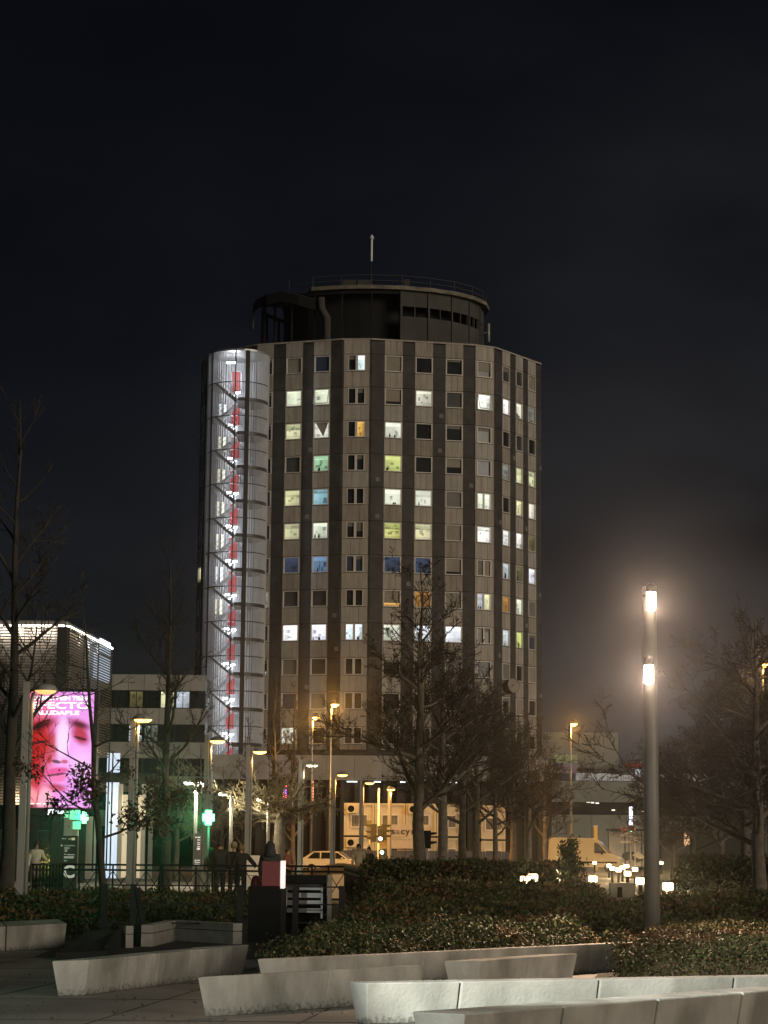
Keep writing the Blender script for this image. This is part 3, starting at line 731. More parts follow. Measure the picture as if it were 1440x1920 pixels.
for a, b, y0, y1 in ((185, 206, 1206, 1232), (175, 206, 1236, 1281)):
    t0, t1 = (a - 122) / 84, 1.0
    p0 = (xc + (xe - xc) * t0 - .16, YB + (YE - YB) * t0 + .02); p1 = (xe - .16, YE + .02)
    za, zb = H(200, y1, YE), H(200, y0, YE); n = 3
    for i in range(n):
        ta, tb = i / n + .02, (i + 1) / n - .02; q0 = (p0[0] + (p1[0] - p0[0]) * ta, p0[1] + (p1[1] - p0[1]) * ta); q1 = (p0[0] + (p1[0] - p0[0]) * tb, p0[1] + (p1[1] - p0[1]) * tb)
        mb = MB(); mb.hexa([(q0[0] + .1, q0[1], za), (q1[0] + .1, q1[1], za), (q1[0], q1[1] + .05, za), (q0[0], q0[1] + .05, za), (q0[0] + .1, q0[1], zb), (q1[0] + .1, q1[1], zb), (q1[0], q1[1] + .05, zb), (q0[0], q0[1] + .05, zb)])
        wbuild(mb, 'lit_window', LITG, LB)
# dark plinth wall of large boards under the slats
for i in range(8):
    x0_ = wx(-40 + i * 22, YB, 2); x1_ = wx(-18 + i * 22, YB, 2)
    if i == 7: x1_ = xc - .02
    for j in range(3):
        mb = MB(); z0_, z1_ = zlow * j / 3, zlow * (j + 1) / 3; mb.box(((x0_ + x1_) / 2, YB + .06 + .01 * ((i + j) % 2), (z0_ + z1_) / 2), (x1_ - x0_ - .03, .14, z1_ - z0_ - .03)); wbuild(mb, 'plinth_board', M['dark_wall'], LB)
# glazed entrance to the right of the screen
EN = thing('glazed_entrance', 'tall entrance of lit pale blue glass and golden columns beside the slatted building', 'entrance', (wx(235, 117), 117, 0))
for a, b, y0 in ((196, 207, 1412), (208, 222, 1412)):
    x0_, x1_ = wx(a, 117), wx(b, 117); mb = MB(); mb.box(((x0_ + x1_) / 2, 117, (H(200, y0, 117)) / 2), (x1_ - x0_ - .06, .08, H(200, y0, 117))); wbuild(mb, 'lit_glass_panel', LITG, EN)
GOLD = emis('golden_lit_lobby', (1.0, .72, .34), .42, True)
for i in range(3):
    a, b = 226 + i * 15, 239 + i * 15; x0_, x1_ = wx(a, 119), wx(b, 119); z1_ = H(230, 1490, 119); mb = MB(); mb.box(((x0_ + x1_) / 2, 119, z1_ / 2), (x1_ - x0_ - .08, .1, z1_)); wbuild(mb, 'lobby_panel', GOLD if i != 1 else emis('dim_lobby', (1.0, .66, .3), .16), EN)
for a, m in ((224, M['white']), (268, M['white']), (282, M['post'])):
    x0_ = wx(a, 116); z1_ = H(230, 1470, 116); mb = MB(); mb.box((x0_, 116, z1_ / 2), (.22, .22, z1_)); wbuild(mb, 'column', m, EN)
mb = MB(); x0_, x1_ = wx(190, 118), wx(290, 118); mb.box(((x0_ + x1_) / 2, 118.5, H(230, 1470, 118) + .3), (x1_ - x0_, 4.5, .5)); wbuild(mb, 'canopy', M['dark_wall'], EN)
lamp('lobby_light', (0.6, -1.2, 3.6), 90, (1.0, .76, .42), EN, size=.2)

# advertising screen
YS = 101.0
SCR = thing('advertising_screen', 'large upright lit screen showing a pink and red close-up of a face', 'screen', (wx(110, YS), YS, 0))
xs0, xs1 = P(51, 1400, YS).x, P(174, 1400, YS).x; zs0, zs1 = H(110, 1515, YS), H(110, 1297, YS); W_, H_ = xs1 - xs0, zs1 - zs0; cxs = (xs0 + xs1) / 2
mb = MB(); mb.box((cxs, YS + .17, (zs0 + zs1) / 2 - .12), (W_ + .24, .3, H_ + .5)); wbuild(mb, 'frame', M['charcoal'], SCR, bevel=.05)
mb = MB()
for s in (-1, 1):
    mb = MB(); mb.box((cxs + s * W_ * .36, YS + .3, zs0 / 2), (.35, .3, zs0)); wbuild(mb, 'support', M['charcoal'], SCR)
nx, ny = 84, 148
mb = MB()
for j in range(ny + 1):
    for i in range(nx + 1): mb.v.append((xs0 + W_ * i / nx, YS, zs1 - H_ * j / ny))
for j in range(ny):
    for i in range(nx):
        b = j * (nx + 1) + i; mb.f.append((b, b + nx + 1, b + nx + 2, b + 1)); mb.m.append(0)
U, V = np.meshgrid((np.arange(nx) + .5) / nx, (np.arange(ny) + .5) / ny)
img = np.zeros((ny, nx, 3)); lil = np.array(rgb(232, 152, 232)); pnk = np.array(rgb(238, 116, 160)); sal = np.array(rgb(228, 62, 66)); redd = np.array(rgb(176, 22, 20)); drk = np.array(rgb(48, 4, 14)); hot = np.array(rgb(252, 214, 246))
def sm(x): return np.clip(x, 0, 1) ** 2 * (3 - 2 * np.clip(x, 0, 1))
def blob(cx_, cy_, rx_, ry_, ang=0.0, soft=1.0):
    c, s = math.cos(ang), math.sin(ang); x = U - cx_; y = V - cy_; a = (x * c + y * s) / rx_; b = (-x * s + y * c) / ry_
    return sm((1 - np.sqrt(a * a + b * b)) * soft)
def lay(c, m): 
    global img; img = img * (1 - m[..., None]) + np.array(c) * m[..., None]
img[:] = lil
lay(pnk, sm((.62 - U) * 2.2)); lay(sal, sm((.36 - U + .1 * np.sin(V * 7)) * 3.0) * sm((V - .18) * 4))
U = (U - .47) / 1.16 + .47; V = (V - .58) / 1.12 + .58
lay(redd, blob(.18, .45, .34, .17, .1, 1.6)); lay(redd, blob(.12, .60, .34, .26, -.5, 1.3) * .9); lay(redd, blob(.40, .47, .12, .17, -.2, 1.3) * .8)
lay(redd, blob(.05, .52, .42, .50, 0, 1.2) * .85); lay(hot, blob(.53, .42, .13, .24, .05, 1.4) * .9); lay(hot, blob(.80, .62, .3, .2, 0, 1.0) * .55)
lay(redd, blob(.76, .40, .17, .09, .3, 1.5) * .9)
lay(redd, blob(.24, .33, .30, .085, -.2, 1.3) * .9); lay(drk, blob(.23, .325, .25, .05, -.22, 1.1)); lay(redd, blob(.74, .32, .22, .07, .2, 1.2) * .8); lay(drk, blob(.75, .315, .19, .04, .15, 1.1) * .9)
lay(drk, blob(.20, .455, .16, .014, -.1, 2.5) * .9); lay(drk, blob(.76, .42, .11, .014, .15, 2.5) * .9)
lay(drk, blob(.45, .60, .09, .018, .1, 2) * .9); lay(redd, blob(.36, .58, .05, .05, .5, 1.5)); lay(redd, blob(.56, .60, .06, .02, 0, 2) * .8)
lay(rgb(226, 86, 150), blob(.46, .675, .2, .035, -.08, 2.2)); lay(rgb(238, 120, 180), blob(.47, .725, .17, .04, -.05, 2.2)); lay(drk, blob(.46, .70, .18, .010, -.08, 2.4) * .85)
lay(redd, blob(.46, .80, .2, .045, .05, 1.4) * .8); lay(redd, blob(.24, .72, .14, .06, -.9, 1.3) * .8)
lay(rgb(240, 150, 160), blob(.13, .90, .24, .13, .4, 2)); lay(rgb(246, 176, 196), blob(.33, .92, .14, .16, -.2, 2.2)); lay(redd, blob(.215, .90, .012, .12, .25, 2) * .8); lay(redd, blob(.10, .86, .12, .012, .5, 2) * .6)
U, V = np.meshgrid((np.arange(nx) + .5) / nx, (np.arange(ny) + .5) / ny); lay(rgb(90, 20, 60), sm((V - .965) * 60) * sm((.22 - U) * 8)); lay(rgb(150, 60, 90), sm((V - .985) * 80) * .7)
nzs = np.random.default_rng(3).normal(1, .03, (ny, nx, 1)); img = np.clip(img * nzs, 0, 1.2)
SCM = emis_attr('screen_picture', 1.15, True)
o = wbuild(mb, 'display', SCM, SCR); picture(o.data, img.reshape(-1, 3))
WTX = emis('white_screen_lettering', (1, .98, 1), 1.1)
ox, oz = cxs - SCR.location.x, 0
def scr_text(s, u, v, size, w):
    me_o = lettering('lettering', s, size, (xs0 + W_ * u - SCR.location.x, -.012, zs1 - H_ * v), WTX, SCR, width=W_ * w, bold=.012); return me_o
scr_text('COMER BIEN TIENE', .04, .072, .26, .9); scr_text('EFECTO', .04, .145, .42, .88); scr_text('SALUDABLE', .04, .198, .25, .74)
mb = MB()
for i in range(6): mb.box((xs0 + W_ * (.1 + i * .1), YS - .01, zs0 + H_ * .035), (W_ * .07, .012, .04))
wbuild(mb, 'caption_line', WTX, SCR)
lettering('lettering', 'JCDecaux', .26, (P(90, 1526, YS).x - SCR.location.x, .0, H(100, 1525, YS)), emis('white_brand_lettering', (.8, .9, 1.0), 2.2), SCR, width=34 * mpp(YS), bold=.01)
lamp('screen_light', (ox, -1.0, (zs0 + zs1) / 2), 60, (1.0, .62, .82), SCR, size=1.0)

# ------------------------------------------------------------------ hospital wing on the left, entrance block, buildings on the right
WG = thing('hospital_wing', 'low grey hospital wing with window bands between the slatted building and the tower', 'building', (wx(300, 208), 208, 0))
Yw = 208.0; xa, xb = wx(150, Yw, 10), wx(384, Yw, 10); zt = H(300, 1265, Yw)
mb = MB(); mb.box(((xa + xb) / 2, Yw + 7.3, zt / 2 - .1), (xb - xa - .1, 14, zt - .2)); wbuild(mb, 'wall', M['dark_wall'], WG)
for r in range(5):
    z1 = zt - r * 3.2; z0 = z1 - 1.5; n = 8
    for k in range(n):
        a = xa + (xb - xa) * k / n; b = xa + (xb - xa) * (k + 1) / n; mb = MB(); mb.box(((a + b) / 2, Yw + .1, (z0 + z1) / 2), (b - a - .03, .3, z1 - z0)); wbuild(mb, 'parapet_panel', M['pale_wall'], WG)
    for k in range(n):
        a = xa + (xb - xa) * (k + .04) / n; b = xa + (xb - xa) * (k + .96) / n; za, zb = z0 - 1.68, z0 - .02
        code = {(0, 5): 'c', (0, 6): 'l', (1, 4): 'n', (0, 4): None, (0, 3): 'm', (1, 3): 'l'}.get((r, k))
        f = Facet((Vector((a, Yw)), 0.0, Vector((b, Yw))))
        mb = MB()
        for q in ((0, f.len, 1.58, 1.66), (0, f.len, 0, .08), (0, .07, .08, 1.58), (f.len - .07, f.len, .08, 1.58), (f.len / 2 - .03, f.len / 2 + .03, .08, 1.58)): f.box(mb, q[0], q[1], za + q[2], za + q[3], -.32, -.14)
        w = wbuild(mb, 'window', M['charcoal'], WG)
        if code:
            mb, cols = room_pane(f, .07, f.len - .07, za + .08, zb - .08, -.25, C_[code], 900 + r * 10 + k); o = wbuild(mb, 'pane', ROOM, w); picture(o.data, cols)
        else:
            mb = MB(); f.box(mb, .07, f.len - .07, za + .08, zb - .08, -.26, -.24); wbuild(mb, 'pane', M['glass_dark'], w)

EB = thing('entrance_block', 'low dark block with a pale concrete band before the foot of the tower', 'building', (wx(800, 190), 192, 0))
Ye = 192.0; xa, xb = wx(400, Ye, 8), wx(1035, Ye, 8); z1, z0 = H(640, 1417, Ye), H(640, 1463, Ye)
mb = MB(); mb.box(((xa + xb) / 2, Ye + 7, z1 / 2 - .05), (xb - xa, 13, z1 - .3)); wbuild(mb, 'wall', M['dark_wall'], EB)
n = 12
for k in range(n):
    a = xa + (xb - xa) * k / n; b = xa + (xb - xa) * (k + 1) / n; mb = MB(); mb.box(((a + b) / 2, Ye - .2, (z0 + z1) / 2), (b - a - .03, 1.2, z1 - z0)); wbuild(mb, 'fascia_panel', M['pale_wall'], EB)
for k in range(n * 2):
    a = xa + (xb - xa) * k / n / 2; mb = MB(); mb.box((a + .2, Ye + .2, z0 / 2), (.35, .35, z0)); wbuild(mb, 'pillar', M['plant_wall'], EB)
for px, c in ((660, COOL), (704, COOL), (760, COOL), (852, COOL)):
    q = P(px, 1480, Ye); mb = MB(); mb.box((q.x, Ye - .3, z0 - .12), (.9, .14, .08)); wbuild(mb, 'soffit_lamp', emis('soffit_lamp_glass', c, 3), EB)
NE = {}
SG = thing('neon_sign', 'small vertical neon sign in red orange and violet behind the bare poplars', 'sign', (wx(535, 188), 188, 0))
for px, y0, y1, c in ((530, 1468, 1495, (1.0, .35, .05)), (535.5, 1467, 1480, (1.0, .05, .12)), (535.5, 1481, 1490, (.35, .1, 1.0)), (535.5, 1491, 1498, (1.0, .04, .15)), (516, 1483, 1493, (.3, .2, 1.0))):
    a = P(px, y0, 188); b = P(px, y1, 188); mb = MB(); mb.tube([(a.x, 188, a.z), (b.x, 188, b.z)], .1, 6); wbuild(mb, 'neon_tube', emis('neon', c, 4), SG)
SG2 = thing('neon_sign', 'thin vertical orange neon line beside the pollarded tree', 'sign', (wx(586, 186), 186, 0))
a = P(586, 1464, 186); b = P(586, 1508, 186)
for i in range(8):
    mb = MB(); mb.tube([(a.x, 186, a.z + (b.z - a.z) * (i + .1) / 8), (a.x, 186, a.z + (b.z - a.z) * (i + .85) / 8)], .1, 6); wbuild(mb, 'neon_tube', emis('neon', (1.0, .22, .1), 2.2), SG2)

RB = thing('terrace_building', 'pale flat-roofed building with a glazed roof terrace on the right behind the van', 'building', (wx(1160, 232), 232, 0))
Yr = 232.0
def rbx(px0, px1, py0, py1, y0, dep, m, name, n=1):
    xa, xb = wx(px0, Yr, 5), wx(px1, Yr, 5)
    for k in range(n):
        a = xa + (xb - xa) * k / n; b = xa + (xb - xa) * (k + 1) / n; mb = MB(); za, zb = (H(px0, py1, Yr) if py1 else 0), H(px0, py0, Yr)
        mb.box(((a + b) / 2, y0 + dep / 2, (za + zb) / 2), (b - a - (.04 if n > 1 else 0), dep, zb - za)); wbuild(mb, name, m, RB)
GP = mat('pale_green_wall', (.27, .28, .25), .85, .12, .4, stain=((.18, .18, .16), (.5, .5, .2), .5))
rbx(1020, 1168, 1369, 1437, Yr + 4, 10, GP, 'upper_storey')
rbx(1020, 1420, 1464, 1503, Yr, .5, GP, 'wall_panel', 9); rbx(1020, 1420, 1527, None, Yr, .5, GP, 'wall_panel', 9); rbx(1020, 1420, 1500, 1530, Yr + .7, .5, M['glass_dark'], 'window_band', 9)
rbx(1020, 1420, 1466, None, Yr + 1.3, 14, M['dark_wall'], 'core')
TG = emis('terrace_glass', (.55, .68, .78), .11)
rbx(1080, 1330, 1449, 1463, Yr + .2, .06, TG, 'terrace_glass_panel', 25)
x = wx(1162, Yr, 8); mb = MB(); zr_ = H(1195, 1440, Yr)
mb.box((wx(1205, Yr), Yr + 2, zr_ + .3), (3.3, 2, .5)); wbuild(mb, 'red_awning', M['red'], RB)
mb = MB(); mb.box((wx(1206, Yr), Yr + 2.5, zr_ - .6), (.9, .3, 1.1)); wbuild(mb, 'lit_kiosk', emis('kiosk_light', (.6, .75, .9), .5), RB)
mb = MB(); rp = random.Random(4)
for _ in range(40):
    q = P(1116 + rp.uniform(0, 26), 1449, Yr); z = q.z + rp.uniform(0, 1) * .9 * (q.x - P(1110, 1449, Yr).x); s = .14
    mb.add([(q.x - s, Yr + .9, z), (q.x + s, Yr + .9 + rp.uniform(-.2, .2), z + s), (q.x, Yr + 1.1, z + 2 * s)], [(0, 1, 2)])
wbuild(mb, 'terrace_plant', M['pale_wall'], RB)
for px, py in ((1103, 1504), (1111, 1505), (1120, 1506), (1150, 1519), (1206, 1521)):
    q = P(px, py, Yr + .6); mb = MB(); mb.box((q.x, q.y, q.z), (.35, .06, .1)); wbuild(mb, 'ceiling_lamp', emis('ceiling_lamp_glass', (1, .95, .8), 2), RB)
BN = thing('wall_banner', 'green and violet printed banner hanging on the corner of the terrace building', 'banner', (wx(1065, 230), 230.2, 0))
x0_, x1_ = wx(1040, 230, 8), wx(1083, 230, 8)
for y0, y1, c in ((1415, 1431, (.40, .52, .30)), (1431.3, 1433, (.1, .25, .6)), (1433.3, 1450, (.38, .28, .40))):
    mb = MB(); za, zb = H(1060, y1, 230), H(1060, y0, 230); mb.box(((x0_ + x1_) / 2, 230.2, (za + zb) / 2), (x1_ - x0_, .06, zb - za)); wbuild(mb, 'print', mat('banner_print', c, .7, .15, .5), BN)
PB = thing('lit_window_building', 'far dark building behind the right trees with one orange lit window', 'building', (wx(1330, 200), 206, 0))
x0_, x1_ = wx(1242, 200), wx(1560, 200); zt = H(1300, 1560, 200); mb = MB(); mb.box(((x0_ + x1_) / 2, 206, zt / 2), (x1_ - x0_, 11, zt)); wbuild(mb, 'wall', M['plant_wall'], PB)
for i in range(3):
    for j in range(1):
        y0 = 1560 + i * 8.8; q = P(1293, y0 + 4, 200.3); mb = MB(); mb.box((q.x, 200.4, q.z), (20 * mpp(200), .15, 7.6 * mpp(200))); wbuild(mb, 'window', emis('orange_lit_window', (1.0, .52, .2), .75), PB)

# ------------------------------------------------------------------ site cabins with banner, hoarding
Yc = 172.0
xcab = [wx(p_, Yc) for p_ in (644, 702, 760, 818, 862, 902, 948)]
zc0, zc1, zc2 = 0.15, H(700, 1566.5, Yc), H(700, 1505, Yc)
def cabin(x0, x1, z0, z1, label, ac):
    t = thing('site_cabin', label, 'site cabin', ((x0 + x1) / 2, Yc, z0), 0, 'cream site cabins stacked in two storeys')
    w, h = x1 - x0 - .04, z1 - z0 - .04; mb = MB(); mb.box((0, 3.0, h / 2), (w - .1, 5.9, h - .1)); mb.build('body', M['cabin'], t)
    mb = MB()
    for sx_ in (-1, 1): mb.box((sx_ * (w / 2 - .07), .0, h / 2), (.14, .16, h))
    for zz in (.08, h - .08): mb.box((0, .0, zz), (w - .28, .14, .16))
    mb.build('corner_frame', M['cabin'], t)
    mb = MB(); ww, wh, wz = 1.25, .95, h * .45; 
    for s in (-1, 1): mb.box((s * ww / 2, -.0, wz), (.08, .12, wh + .08)); mb.box((0, 0, wz + s * wh / 2), (ww - .08, .12, .08))
    mb.box((0, 0, wz), (.06, .12, wh - .08)); wi = mb.build('window', M['white'], t)
    mb = MB()
    for i in range(10): mb.box((-ww / 2 + .1 + i * .117, .03, wz), (.09, .03, wh - .1))
    mb.build('blind', M['blind_grey'], wi)
    if ac:
        mb = MB(); mb.box((-w * .22, -.28, h * .82), (.95, .34, .68)); a_ = mb.build('air_conditioner', M['cabin'], t)
        mb = MB(); mb.v = []; 
        for k in range(14): mb.v.append((-w * .22 - .12 + .26 * math.cos(k * math.pi / 7), -.455, h * .82 + .26 * math.sin(k * math.pi / 7)))
        for k in range(14): mb.v.append((-w * .22 - .12 + .26 * math.cos(k * math.pi / 7), -.44, h * .82 + .26 * math.sin(k * math.pi / 7)))
        mb.f = [tuple(range(13, -1, -1))] + [(k, (k + 1) % 14, 14 + (k + 1) % 14, 14 + k) for k in range(14)]; mb.m = [0] * 15; mb.build('fan_grille', M['black'], a_)
    return t
names = ['leftmost of the row', 'second from the left', 'third from the left, behind the thick trunk', 'fourth from the left, between plane trunks']
for i in range(4):
    cabin(xcab[i], xcab[i + 1], zc1, zc2, 'cream upper row site cabin with barred window, ' + names[i], i in (0, 2))
    cabin(xcab[i], xcab[i + 1], zc0, zc1 - .1, 'cream lower row site cabin, ' + names[i], i == 0)
cabin(xcab[5], xcab[6], zc1 - .2, zc2 - .1, 'cream upper site cabin standing apart behind the thin leaning trunks', False); cabin(xcab[5], xcab[6], zc0, zc1 - .3, 'cream lower site cabin standing apart behind the thin leaning trunks', False)
mb = MB(); mb.box(((xcab[0] + xcab[4]) / 2, Yc - .06, zc1 - .05), (xcab[4] - xcab[0], .08, .08)); o = mb.build('storey_beam', M['black']); tag(o, 'thin black beam running between the two storeys of site cabins', 'beam')
BS = thing('company_banner', 'pale banner with dark company lettering hung on the site cabins', 'banner', (wx(765, Yc - .7), Yc - .75, 0))
x0_, x1_ = wx(727, Yc - .7), wx(806, Yc - .7); za, zb = H(760, 1591, Yc - .7), H(760, 1546, Yc - .7)
mb = MB(); mb.box(((x0_ + x1_) / 2, Yc - .7, (za + zb) / 2), (x1_ - x0_, .06, zb - za)); wbuild(mb, 'banner_sheet', mat('banner_sheet', (.60, .52, .42), .7, .05), BS)
INK = mat('dark_banner_ink', (.05, .04, .05), .7); INK2 = mat('grey_banner_ink', (.26, .23, .22), .7)
Xl = wx(732, Yc - .8) - BS.location.x; pw = mpp(Yc)
xx = Xl
for ch, m_, w_ in (('s', INK, 9), ('a', INK2, 9), ('c', INK, 9), ('y', INK, 10), ('r', INK, 7)):
    lettering('lettering', ch, 16.5 * pw, (xx, -.012, H(740, 1564, Yc)), m_, BS, width=(w_ - 1.2) * pw, bold=.015); xx += (w_ + .3) * pw
lettering('lettering', 'INGENIERIA E', 2.6 * pw, (Xl, -.012, H(740, 1570.5, Yc)), INK2, BS, width=25 * pw); lettering('lettering', 'INFRAESTRUCTURAS', 2.6 * pw, (Xl, -.012, H(740, 1575, Yc)), INK2, BS, width=40 * pw)
HO = thing('site_hoarding', 'long dark blue sheet metal hoarding in front of the site cabins', 'hoarding', (wx(760, 168), 168, 0))
x0_, x1_ = wx(640, 168), wx(960, 168); n = 16
for k in range(n):
    a = x0_ + (x1_ - x0_) * k / n; b = x0_ + (x1_ - x0_) * (k + 1) / n; zt = H(760, 1595, 168); mb = MB()
    for i in range(4): mb.box((a + (b - a) * (i + .5) / 4, 168 + .02 * (i % 2), zt / 2), ((b - a) / 4 - .01, .04, zt - .02 * (k % 2)))
    wbuild(mb, 'hoarding_sheet', M['hoarding'], HO)

# ------------------------------------------------------------------ street lamps
WARM = (1.0, .55, .18); SODC = (1.0, .48, .10)
LENS = {}
def street_lamp(px, top, lpx, lpy, label, power, colr, lens, zl=5.6, wide=False):
    d = (zl - EYE) * F_PX / (1590 - lpy + (lpx - 720) * ROLL)
    b = at(px, d); lp = P(lpx, lpy, d); ztop = H(px, top, d)
    t = thing('street_lamp', label, 'street lamp', (b.x, d, 0), 0, 'square street lamps with curved side arms')
    s = lambda x_, z_: (x_ - b.x, z_)
    mb = MB(); zt = max(ztop, lp.z + .25); mb.hexa([(-.09, -.09, 0), (.09, -.09, 0), (.09, .09, 0), (-.09, .09, 0), (-.075, -.075, zt), (.075, -.075, zt), (.075, .075, zt), (-.075, .075, zt)]); mb.build('post', M['post'], t)
    sg = 1 if lpx > px else -1; X = lp.x - b.x; zl_ = lp.z + .03
    mb = MB(); mb.tube([(sg * .14, 0, .3), (sg * .14, 0, zl_ - .25), (sg * .17, 0, zl_ - .08), (sg * .26, 0, zl_), (X - sg * .2, 0, zl_ + .03)], .05, 8); mb.build('arm', M['post'], t, True)
    mb = MB(); mb.lathe([(.30, 0), (.31, .03), (.24, .12), (.12, .17), (.03, .18)], (X, 0, lp.z + .03), 16); mb.build('lamp_head', M['post'], t, True)
    mb = MB(); mb.lathe([(.05, -.07), (.18, -.05), (.27, 0.0), (.28, .028)], (X, 0, lp.z), 16); mb.build('lens', lens, t, True)
    lamp('lamp_light', (X, 0, lp.z - .16), power, colr, t, 'SPOT', .1, R(150 if wide else 158), (.1, .86, -.5) if wide else (0, 0, -1))
    if wide: lamp('lamp_light', (X, 0, lp.z - .16), power * .08, colr, t, 'SPOT', .1, R(158), (0, 0, -1))
    return t
street_lamp(36, 1286, 86, 1297, 'street lamp standing in front of the left edge of the advertising screen', 45, WARM, LAMP_DIM)
street_lamp(241, 1328, 268, 1351, 'street lamp with orange lit arm left of the bare dark tree by the entrance', 340, WARM, LAMP_WARM)
street_lamp(382, 1378, 408, 1391, 'street lamp whose post passes right beside the glowing green cross', 300, WARM, LAMP_WARM)
street_lamp(461, 1397, 487, 1411, 'street lamp rising behind the group of dark dressed people', 300, WARM, LAMP_WARM)
street_lamp(560, 1424, 585, 1436, 'greenish street lamp with pale lens right of the pollarded tree', 300, (1.0, .78, .48), LAMP_SOFT)
street_lamp(621, 1457, 642, 1454, 'street lamp standing in front of the white parked car', 900, SODC, LAMP_WARM)
street_lamp(675, 1472, 693, 1469, 'street lamp in front of the leftmost cabin window', 9000, SODC, LAMP_WARM, wide=True)
street_lamp(728, 1484, 733, 1481, 'street lamp seen end-on in front of the company banner', 12000, SODC, LAMP_WARM, wide=True)
def road_lamp(px, py, zl, label, power, d=None):
    d = (zl - EYE) * F_PX / (1590 - py + (px - 720) * ROLL); b = at(px, d)
    t = thing('road_lamp', label, 'road lamp', (b.x, d, 0), 0, 'tall sodium road lamps')
    mb = MB(); mb.tube([(0, 0, 0), (0, 0, zl * .6), (0, 0, zl - .3), (.12, 0, zl)], [.13, .1, .07, .06], 8); mb.build('pole', M['steel'], t, True)
    mb = MB(); mb.lathe([(.15, 0), (.3, .1), (.22, .3), (.05, .36)], (.25, 0, zl), 12); mb.build('lamp_head', M['steel_dark'], t, True)
    mb = MB(); mb.lathe([(.08, -.16), (.22, -.06), (.27, .0)], (.25, 0, zl), 12); mb.build('lens', LAMP_SODIUM, t, True)
    lamp('lamp_light', (.25, -.05, zl - .3), power, SODC, t, 'SPOT', .15, R(166), (0, 0, -1)); lamp('lamp_halo_spot', (.25, -.1, zl - .2), 5000, SODC, t, 'SPOT', .1, R(9), (-b.x, -d, EYE - zl), blend=1.0); return t  # second spot added, aimed at the camera to draw a halo in the haze
road_lamp(582, 1349, 11.5, 'tall sodium road lamp on the left, lower of the pair in front of the tower', 3000)
road_lamp(617, 1325, 11.5, 'tall sodium road lamp with the highest glow of the pair in front of the tower', 3000)
road_lamp(1071, 1361, 11.5, 'tall sodium road lamp standing behind the parked van', 4500)
road_lamp(1436, 1250, 11.5, 'tall sodium road lamp at the right edge above the dark trees', 1800)
def side_lamp(px, py, lpx, lpy, label, dbl=False):
    d = 96.0; b = at(px, d); z = H(px, py, d); lp = P(lpx, lpy, d); X = lp.x - b.x
    t = thing('path_lamp', label, 'path lamp', (b.x, d, 0), 0, 'small white path lamps')
    mb = MB(); mb.tube([(0, 0, 0), (0, 0, z)], [.09, .07], 8); mb.build('pole', M['post'], t, True)
    mb = MB(); mb.bar((0, 0, z), (X, 0, lp.z + .06), .05); 
    if dbl: mb.bar((0, 0, z), (-X * .7, .3, z + .16), .05)
    mb.build('arm', M['post'], t)
    hs = [(X, 0, lp.z)] + ([(-X * .7, .3, z + .1)] if dbl else [])
    for h in hs:
        mb = MB(); mb.lathe([(.2, 0), (.21, .05), (.1, .1)], (h[0], h[1], h[2] + .02), 12); mb.build('lamp_head', M['white'], t, True)
        mb = MB(); mb.lathe([(.05, -.09 if dbl else -.03), (.17, -.03), (.19, 0)], (h[0], h[1], h[2] + .015), 12); mb.build('lens', LAMP_WHITE if dbl else LAMP_SOFT, t, True)
        lamp('lamp_light', (h[0], h[1], h[2] - .15), 520 if dbl else 120, (1.0, .90, .62), t, size=.1)
side_lamp(364, 1474, 353, 1468, 'white path lamp with two round heads left of the green cross', True)
side_lamp(431, 1492, 418, 1491, 'slim path lamp tinted green just right of the glowing green cross')
side_lamp(501, 1500, 489, 1501, 'slim white path lamp with its arm pointing left beside the pollarded tree')
# ------------------------------------------------------------------ the near post with two projectors, and its twin beside the camera
def projector_post(px, d, label, hz, power, colr, X=None, grp=None, twist=0.0, aim=None, spot=(84, 84)):
    b = at(px, d) if X is None else Vector((X, d, 0))
    t = thing('projector_post', label, 'lamp post', (b.x, d, 0), twist, grp)
    zt = 5.9
    mb = MB(); mb.lathe([(.125, 0), (.122, 2.5), (.112, zt - .05), (.10, zt)], n=20); mb.build('pole', M['near_post'], t, True)
    mb = MB(); mb.lathe([(.17, 0), (.17, .03), (.13, .05)], n=20); mb.build('base_plate', M['steel'], t)
    for i, (z, sd) in enumerate(hz):
        mb = MB(); mb.bar((0, -.1, z + .2), (sd, -.26, z + .2), .05); mb.lathe([(.125, z + .10), (.125, z + .14)], n=16); br = mb.build('bracket', M['steel_dark'], t)
        mb = MB(); mb.lathe([(.075, z + .16), (.09, z + .18), (.09, z + .26), (.05, z + .3)], (sd, -.26, 0), 14); mb.build('projector_cap', M['steel_dark'], t, True)
        mb = MB(); mb.lathe([(.03, z - .15), (.062, z - .13), (.072, z - .08), (.072, z + .158)], (sd, -.26, 0), 16); mb.build('projector_lens', LAMP_HOT, t, True)
        lamp('projector_light', (sd * 1.5, -.36, z - .1), power[i], colr, t, 'SPOT', .05, R(spot[i]), aim[i] if aim else (0, -.62, -.78))
        if X is None: lamp('projector_halo_spot', (sd * 1.5, -.36, z - .05), 2600, (1.0, .70, .50), t, 'SPOT', .04, R(13), (-b.x, -b.y, EYE - z), blend=1.0)  # extra narrow spot towards the camera, added only for the lamp's halo
    return t
dl = 35.0
projector_post(1224, dl, 'thick grey lamp post in the right foreground with two glaring projectors', [(H(1223, 1132, dl), .0), (H(1217, 1268, dl), -.05)], (2300, 2300), (1.0, .70, .46), grp=None)
projector_post(0, 11.0, 'grey lamp post outside the left edge shining cool light on the concrete benches', [(5.4, .0), (4.2, .05)], (15000, 2800), (.90, 1.0, .92), X=-4.6, twist=R(149), aim=((0, -.940, -.342), (0, -.88, -.48)), spot=(20, 84))
